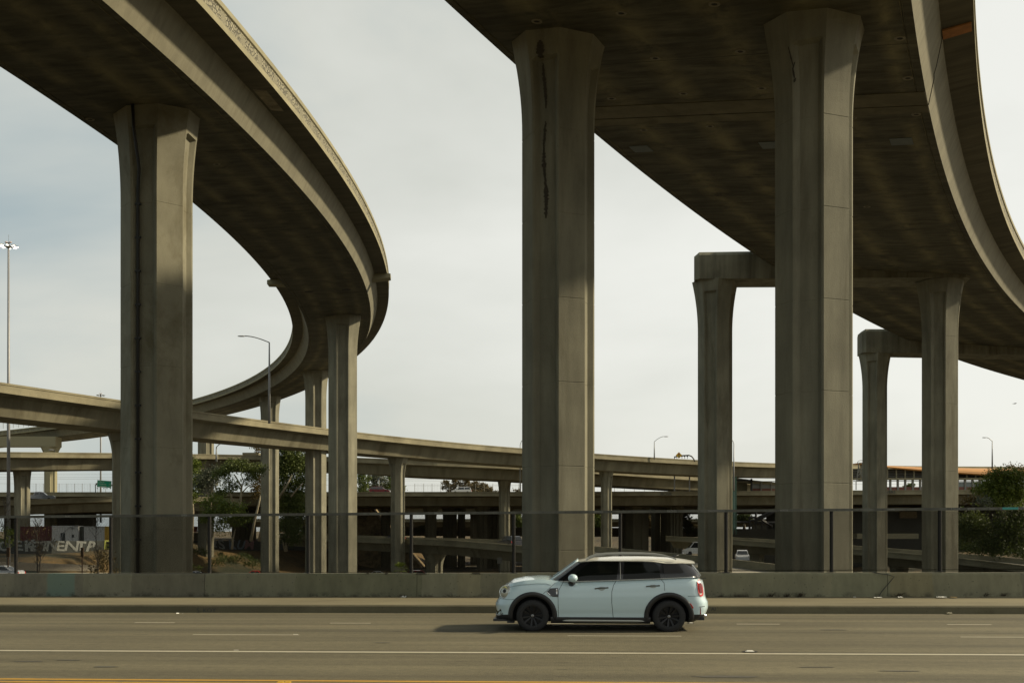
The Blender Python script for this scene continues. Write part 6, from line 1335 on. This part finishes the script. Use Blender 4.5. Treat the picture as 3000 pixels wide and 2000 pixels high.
# ------------------------------------------------------------------ trees
def leaf_mat(name, c, c2):
    m, n, b = newmat(name); L = n.links.new; g = nd(n, 'ShaderNodeNewGeometry'); 
    tc = nd(n, 'ShaderNodeTexCoord'); no = nd(n, 'ShaderNodeTexNoise', _Scale=.55, _Detail=3.0); L(tc.outputs['Object'], no.inputs['Vector'])
    ad = nd(n, 'ShaderNodeMath', operation='MULTIPLY_ADD'); L(g.outputs['Random Per Island'], ad.inputs[0]); ad.inputs[1].default_value = .6; L(no.outputs[0], ad.inputs[2])
    r = nd(n, 'ShaderNodeMapRange'); r.inputs[1].default_value = .35; r.inputs[2].default_value = 1.1; L(ad.outputs[0], r.inputs[0])
    mx = nd(n, 'ShaderNodeMix', data_type='RGBA'); L(r.outputs[0], mx.inputs[0]); mx.inputs[6].default_value = (*c, 1); mx.inputs[7].default_value = (*c2, 1); L(mx.outputs[2], b.inputs['Base Color'])
    b.inputs['Roughness'].default_value = .55; b.inputs['Specular IOR Level'].default_value = .3
    tr = nd(n, 'ShaderNodeBsdfTranslucent'); L(mx.outputs[2], tr.inputs[0]); ms = nd(n, 'ShaderNodeMixShader'); ms.inputs[0].default_value = .3
    out = [x for x in n.nodes if x.type == 'OUTPUT_MATERIAL'][0]; L(b.outputs[0], ms.inputs[1]); L(tr.outputs[0], ms.inputs[2]); L(ms.outputs[0], out.inputs[0]); return m
LF = {'euc': leaf_mat('eucalyptus_leaves', (.036,.054,.012), (.105,.13,.028)), 'bright': leaf_mat('bright_leaves', (.040,.068,.009), (.125,.155,.022)), 'dry': leaf_mat('dry_leaves', (.045,.038,.014), (.12,.085,.025)), 'grey': leaf_mat('grey_green_leaves', (.04,.048,.03), (.11,.12,.075)), 'dark': leaf_mat('dark_leaves', (.026,.042,.008), (.075,.10,.02))}
M_bark = plain('pale_eucalyptus_bark', (.20,.17,.11), .85, var=.3, vscale=1.5); M_bark2 = plain('brown_bark', (.07,.05,.03), .9, var=.3)
def leaves(blobs, dens, size, droop=.5, seed=1):
    r = np.random.default_rng(seed); V = []; 
    for (c, rx, ry, rz) in blobs:
        n = int(1.7*dens*(rx*ry*rz)**.72)
        # clumps inside the blob, leaves inside clumps
        nc = max(6, int(n/28)); d = r.normal(size=(nc,3)); d /= np.linalg.norm(d, axis=1)[:,None]; rad = r.uniform(.35, 1.0, nc)**.6; cc = d*rad[:,None]*np.array([rx,ry,rz])+np.array(c)
        k = r.integers(0, nc, n); cr_ = .26*min(rx,ry,rz)+.22; off = r.normal(size=(n,3))*cr_*np.array([1,1,.75]); P = cc[k]+off
        a = r.normal(size=(n,3)); a[:,2] -= droop; a /= np.linalg.norm(a,axis=1)[:,None]; b = np.cross(a, r.normal(size=(n,3))); b /= np.linalg.norm(b,axis=1)[:,None]+1e-9
        s = size*r.uniform(.6,1.4,n)[:,None]; V.append(np.stack([P-a*s, P+b*s*.42, P+a*s, P-b*s*.42], 1))
    return np.concatenate(V)
def tree(lab, kind, base, trunk, blobs, leaf='euc', dens=260, size=.30, seed=1, bark=None, cat='tree', grp=None, name=None, droop=.6):
    t = thing(name or 'tree', lab, cat, grp); mb = MB()
    for (pts, r0, r1) in trunk:
        n = len(pts); mb.tube(pts, [r0+(r1-r0)*i/(n-1) for i in range(n)], 7)
    if trunk: mb.build('trunk', bark or M_bark, t, smooth=True)
    V = leaves(blobs, dens, size, droop, seed); me = bpy.data.meshes.new('crown'); n = len(V); me.vertices.add(n*4); me.vertices.foreach_set('co', V.reshape(-1).astype(np.float32)); me.loops.add(n*4); me.loops.foreach_set('vertex_index', np.arange(n*4, dtype=np.int32)); me.polygons.add(n); me.polygons.foreach_set('loop_start', np.arange(0, n*4, 4, dtype=np.int32)); me.polygons.foreach_set('loop_total', np.full(n, 4, dtype=np.int32)); me.update(); me.validate()
    me.materials.append(LF[leaf]); o = bpy.data.objects.new('crown', me); col.objects.link(o); o.parent = t; return t
def B(u, v, Y, ru, rv, dy=0.0, ry=None): p = at(u, v, Y+dy); k = Y/F; return (tuple(p), ru*k, ry if ry else max(ru,rv)*k*.8, rv*k)
def T(pts, Y, r0, r1, dy=0): return ([at(u, v, Y+dy) for u, v in pts], r0, r1)
# umbrella eucalyptus group between the thick left pillar and the big tree
tree('tall narrow green tree against the right edge of the thick left pillar', 'e', None, [T([(560,1640),(566,1500),(560,1400)],175,.25,.1)], [B(573,1368,175,16,18),B(562,1400,175,26,25),B(578,1420,175,12,16),B(556,1450,175,24,24),B(560,1350,175,12,12)], 'bright', 420, .20, 2)
tree('grey-brown eucalyptus in front of the distant slim pillar', 'e', None, [T([(612,1600),(618,1480),(622,1420),(630,1380)],172,.2,.06),T([(618,1480),(600,1420)],172,.1,.04),T([(618,1470),(628,1440),(640,1400)],172,.09,.03)], [B(600,1405,172,24,26),B(622,1382,172,18,15),B(592,1430,172,14,18),B(628,1410,172,14,20),B(640,1398,172,12,13)], 'grey', 300, .18, 3)
tree('umbrella-shaped eucalyptus with bare pale trunk in front of sky gap', 'e', None, [T([(702,1500),(706,1450),(708,1425),(690,1395),(685,1388)],168,.24,.07),T([(707,1445),(725,1425),(738,1418)],168,.12,.05),T([(708,1430),(713,1410),(706,1386)],168,.1,.04),T([(688,1478),(676,1450),(671,1415),(668,1395)],168,.15,.05)],
     [B(660,1377,168,24,15),B(690,1362,168,30,15),B(722,1368,168,26,17),B(748,1380,168,18,20),B(640,1392,168,16,14),B(672,1405,168,12,13),B(688,1418,168,15,16),B(726,1410,168,13,14),B(760,1370,168,14,16),B(655,1385,168,14,13),B(735,1395,168,14,12),B(664,1432,168,22,11),B(640,1446,168,20,10)], 'euc', 330, .17, 4)
tree('brown-leaved eucalyptus leaning by the pillar under the hairpin bend', 'e', None, [T([(735,1585),(745,1530),(757,1480),(764,1450)],203,.30,.16),T([(760,1585),(770,1520)],204,.34,.2)], [B(757,1420,204,14,24),B(748,1445,204,12,16),B(762,1400,204,14,18),B(755,1290,208,10,20),B(760,1315,208,9,12)], 'dry', 300, .19, 5)
tree('broad bushy green tree low behind the fence, left of the hairpin pillar', 'e', None, [T([(680,1608),(682,1580),(690,1548)],160,.2,.08),T([(682,1580),(672,1555)],160,.1,.05)], [B(630,1468,160,26,17),B(660,1480,160,24,14),B(700,1490,160,24,15),B(600,1478,160,14,16),B(640,1500,160,30,14),B(685,1515,160,34,22),B(645,1540,160,20,22),B(716,1525,160,12,22),B(612,1510,160,16,22),B(597,1525,160,10,18)], 'bright', 300, .17, 6)
tree('big dense eucalyptus with slanting bare limbs behind the hairpin pillars', 'e', None, [T([(815,1460),(838,1425),(856,1390)],209,.30,.12),T([(852,1455),(872,1430),(888,1415)],209,.2,.1),T([(830,1430),(838,1405)],209,.1,.05)],
     [B(850,1330,211,36,28),B(835,1370,211,30,28),B(868,1365,211,28,30),B(880,1410,211,24,28),B(842,1420,211,26,24),B(870,1450,211,26,22),B(835,1475,211,22,26),B(875,1490,211,24,24),B(845,1305,211,24,16),B(880,1345,211,14,14),B(820,1390,211,14,24),B(858,1520,211,34,20),B(850,1545,211,34,18),B(905,1330,213,12,22),B(912,1420,213,10,28),B(818,1440,211,12,22)], 'euc', 330, .21, 7)
tree('thin high crown showing behind the pillars above the big eucalyptus', 'e', None, [], [B(828,1316,222,18,12),B(852,1303,222,22,12),B(878,1308,222,18,12),B(900,1312,222,12,12),B(750,1300,222,12,18)], 'grey', 200, .2, 8)
tree('dark scrubby tree at the foot of the slope under the big eucalyptus', 'e', None, [T([(836,1615),(830,1590),(826,1565)],206,.25,.1),T([(840,1615),(838,1590),(850,1560)],206,.25,.1)], [B(835,1545,206,26,16),B(870,1560,206,20,18),B(830,1575,206,18,12),B(858,1585,206,20,12)], 'dark', 260, .2, 9)
# trees behind the freeway bridge, left of the lone ramp pillar
for i, (lab, bl, lf, tr) in enumerate((('dense green crown beyond the bridge beside the hairpin pillar', [B(1064,1405,290,16,18),B(1068,1432,290,20,14),B(1058,1390,290,10,8)], 'euc', [(1066,1460),(1066,1410)]),
     ('open grey-green eucalyptus over the dark red car', [B(1092,1400,292,18,12),B(1110,1395,292,16,10),B(1098,1425,292,18,10),B(1122,1412,292,12,14)], 'grey', [(1105,1460),(1104,1405)]),
     ('green crown just left of the lone ramp pillar', [B(1145,1398,294,14,10),B(1160,1405,294,16,16),B(1140,1425,294,20,12),B(1165,1432,294,16,12)], 'bright', [(1150,1460),(1152,1400)]))):
    tree(lab, 'e', None, [T(tr, bl[0][0][1], .35, .15)], bl, lf, 200, .28, 20+i, grp='trees beyond the freeway bridge')
tree('feathery eucalyptus with three tufts left of the white SUV', 'e', None, [T([(1325,1455),(1330,1430),(1338,1410)],330,.3,.1),T([(1330,1435),(1305,1418)],330,.15,.08),T([(1332,1438),(1352,1420),(1362,1412)],330,.2,.08)], [B(1305,1414,330,12,6),B(1318,1424,330,14,9),B(1336,1410,330,13,7),B(1345,1424,330,15,8),B(1362,1410,330,12,7),B(1370,1418,330,10,8),B(1298,1428,330,8,4),B(1322,1436,330,15,7),B(1358,1432,330,10,8)], 'dry', 190, .28, 30, droop=.8)
tree('rounded yellow-brown tree right of the white SUV on the bridge', 'e', None, [], [B(1392,1420,332,12,10),B(1405,1428,332,18,10),B(1384,1434,332,16,9),B(1418,1422,332,9,8),B(1432,1434,332,14,7),B(1400,1440,332,40,6),B(1448,1440,332,8,4)], 'dry', 260, .3, 31)
tree('tiny crown peeping over the bridge near the lamp', 'e', None, [], [B(1514,1437,332,10,4)], 'dry', 200, .3, 32)
# trees in the gaps below the bridge
for i, (lab, bl, lf) in enumerate((('tangle of thin trees behind the sloping abutment', [B(1110,1518,330,26,12),B(1150,1512,330,18,12),B(1140,1535,330,30,10)], 'dry'), ('low green bushes below the bridge right of the lone ramp pillar', [B(1245,1548,300,16,8),B(1222,1552,300,10,5)], 'bright'),
     ('brownish trees in the gap left of the thick central pillar', [B(1445,1520,330,14,16),B(1470,1518,330,10,18),B(1440,1538,330,16,10)], 'dry'), ('green tree against the left edge of the thick central pillar', [B(1518,1520,330,8,18),B(1522,1540,330,8,10)], 'bright'),
     ('green tree just right of the thick central pillar below the rail', [B(1752,1525,330,18,24),B(1760,1550,330,14,12)], 'bright'), ('brown-green trees in the second gap right of the centre', [B(1840,1520,330,12,16),B(1845,1545,330,14,12)], 'dry'), ('trees in the bright gap between the two black piers', [B(1895,1518,330,16,14),B(1905,1540,330,14,14),B(1885,1548,330,10,8)], 'dry'),
     ('tall green tree left of the portal pillar below the rail', [B(2006,1520,300,14,22),B(2012,1545,300,18,12),B(2002,1505,300,10,8)], 'bright'), ('low crown at the left edge of the portal pillar', [B(2040,1545,320,8,10)], 'dry'))):
    tree(lab, 'e', None, [T([(bl[0][0][0]/bl[0][0][1]*F+1500, 1570), (bl[0][0][0]/bl[0][0][1]*F+1500, HZ-(bl[0][0][2]-CZ)*F/bl[0][0][1])], bl[0][0][1], .35, .15)], bl, lf, 210, .34, 40+i, grp='trees seen through the gaps under the bridge')
tree('flat-topped umbrella tree under the bridge by the green lift tower', 'e', None, [T([(2180,1560),(2181,1515)],330,.5,.3)], [B(2180,1512,330,18,9),B(2165,1516,330,9,5),B(2194,1518,330,8,6),B(2180,1520,330,16,5)], 'dark', 330, .3, 52)
tree('small round bush seen through the station windows', 'e', None, [], [B(2666,1423,420,12,6),B(2652,1427,420,8,4)], 'euc', 180, .4, 53)
# big tree belt at right edge
tree('big willowy tree at far right overlapping the orange roof', 'e', None, [T([(2945,1600),(2940,1480),(2934,1440),(2932,1400)],150,.4,.12),T([(2940,1480),(2920,1450)],150,.15,.06)], [B(2930,1395,150,34,22),B(2870,1430,150,20,18),B(2975,1392,150,24,16),B(2990,1425,150,26,24),B(2905,1410,150,22,22),B(2945,1430,150,34,26),B(2915,1445,150,26,24),B(2960,1455,150,24,20),B(2930,1470,150,34,18),B(2895,1430,150,14,16),B(2955,1400,150,14,18),B(2985,1448,150,18,26),B(2900,1462,150,18,16)], 'bright', 520, .17, 60)
tree('darker wispy tree behind the big one at the right frame edge', 'e', None, [T([(2978,1580),(2976,1460),(2965,1420)],158,.35,.12)], [B(2960,1372,158,16,10),B(2985,1380,158,20,14),B(2972,1395,158,18,12),B(3000,1400,158,16,14),B(3005,1450,158,24,26),B(3010,1500,158,26,26)], 'dry', 240, .17, 61)
for i, (lab, bl, lf) in enumerate((('yellowish low shrub just above the fence rail at right', [B(2838,1468,140,16,9),B(2850,1462,140,10,8)], 'dry'), ('silver-green shrub above the fence rail left of the big right tree', [B(2870,1466,140,20,11),B(2890,1472,140,12,8)], 'grey'),
     ('broad green shrub mass behind the mesh at right', [B(2850,1530,130,40,30),B(2830,1570,130,26,24),B(2880,1560,130,34,28),B(2820,1530,130,16,20)], 'euc'), ('dark shrub mass behind the mesh at the far right', [B(2950,1540,128,44,36),B(2985,1580,128,36,34),B(2920,1590,128,40,26),B(2990,1510,128,30,30),B(2870,1600,128,26,18)], 'dark'), ('low dark growth along the right-hand ramp', [B(2830,1600,150,26,14),B(2930,1612,150,40,12),B(2995,1618,146,30,14),B(2880,1610,150,30,10)], 'dark'))):
    tree(lab, 'e', None, [], bl, lf, 430, .16, 70+i, cat='shrub', name='shrub', grp='shrubs of the right-hand tree belt')
# bare saplings and bushes on the left bank
def sapling(lab, u, v0, v1, Y, spread, seed, leafy=False):
    r = random.Random(seed); mb = MB(); t = thing('bare_sapling', lab, 'sapling', 'bare saplings on the left bank'); b_, tp = at(u, v0, Y), at(u, v1, Y); H_ = (tp-b_).length
    mb.tube([b_, b_.lerp(tp,.5)+Vector((r.uniform(-.1,.1),0,0)), tp], [.07,.05,.02], 5)
    for k in range(26):
        q = r.uniform(.25,1); p = b_.lerp(tp, q); L_ = spread*(1.15-q)*r.uniform(.5,1.1)+.3; a = r.uniform(-1,1); e_ = p+Vector((a*L_, r.uniform(-1,1)*L_*.6, L_*r.uniform(.5,1.2))); m1 = p.lerp(e_,.5)+Vector((0,0,-.05)); mb.tube([p, m1, e_], [.03,.02,.008], 3)
        for j in range(3): s_ = m1.lerp(e_, r.random()); mb.tube([s_, s_+Vector((r.uniform(-.5,.5), r.uniform(-.3,.3), r.uniform(.1,.6)))], [.012,.005], 3)
    mb.build('branches', plain('bare_twigs', (.05,.042,.03), .9), t)
    if leafy:
        V = leaves([(tuple(b_.lerp(tp,.75)), spread*.8, spread*.6, H_*.28)], 60, .09, .2, seed); m2 = MB(); m2.v = [tuple(x) for x in V.reshape(-1,3)]; m2.f = [(4*i,4*i+1,4*i+2,4*i+3) for i in range(len(V))]; m2.m = [0]*len(V); m2.build('crown', LF['dry'], t)
sapling('leafless twiggy sapling before the dark red container', 110, 1683, 1530, 95, 1.9, 1, True); sapling('second thin stem beside the leafless sapling at left', 115, 1684, 1590, 95, .8, 2); sapling('bare twiggy tree in front of the plain white container', 282, 1600, 1522, 150, 2.2, 3)
sapling('leafless bush beside the thick left pillar', 288, 1684, 1610, 105, 1.7, 4, True); sapling('bare branch tips beside the left light mast', 14, 1600, 1455, 110, 1.3, 5)
for i, (lab, bl, lf) in enumerate((('green bush at the foot of the left light mast', [B(18,1560,112,18,18),B(10,1580,112,14,14),B(30,1585,112,14,10)], 'bright'), ('brown scrub by the thick left pillar', [B(290,1655,108,26,26),B(312,1640,108,18,24),B(270,1672,108,16,12),B(335,1670,108,16,12)], 'dry'), ('dark scrub on the slope crest right of the thick left pillar', [B(590,1614,215,30,8),B(640,1622,215,16,5)], 'dark'), ('dark creeping growth on the grassy slope', [B(660,1640,200,40,12),B(710,1632,200,26,12),B(740,1650,200,30,10),B(625,1650,200,20,8)], 'dark'), ('green verge under the slope right of the thick left pillar', [B(570,1660,190,20,5)], 'bright'))):
    tree(lab, 'e', None, [], bl, lf, 240, .14, 90+i, cat='bush', name='bush', grp='bushes on the left bank')
# palm
pm_ = thing('palm', 'small bushy fan palm low behind the fence left of centre', 'palm'); mb = MB(); Yp = 120.0; c0 = at(1172,1672,Yp); r = random.Random(5)
for k in range(64):
    a = r.uniform(0, 2*PI); el = r.uniform(.0, 1.35); L_ = r.uniform(.9,1.35); d = Vector((math.cos(a)*math.cos(el), math.sin(a)*math.cos(el), math.sin(el))); P = c0+d*L_*.55; tip = c0+d*L_+Vector((0,0,-.2*math.cos(el)))
    sd_ = d.cross(Vector((0,0,1))).normalized()
    for j in range(7):
        q = (j-3)/3; e_ = P+(tip-P)*(1-.25*abs(q))+sd_*q*.42; w_ = sd_*.035; mb.v += [tuple(P), tuple((P+e_)/2+w_), tuple(e_), tuple((P+e_)/2-w_)]; n = len(mb.v); mb.f.append((n-4,n-3,n-2,n-1)); mb.m.append(0)
mb.build('fronds', LF['bright'], pm_); mb = MB(); mb.tube([at(1172,1720,Yp), c0], .16, 8); mb.build('trunk', M_bark2, pm_)
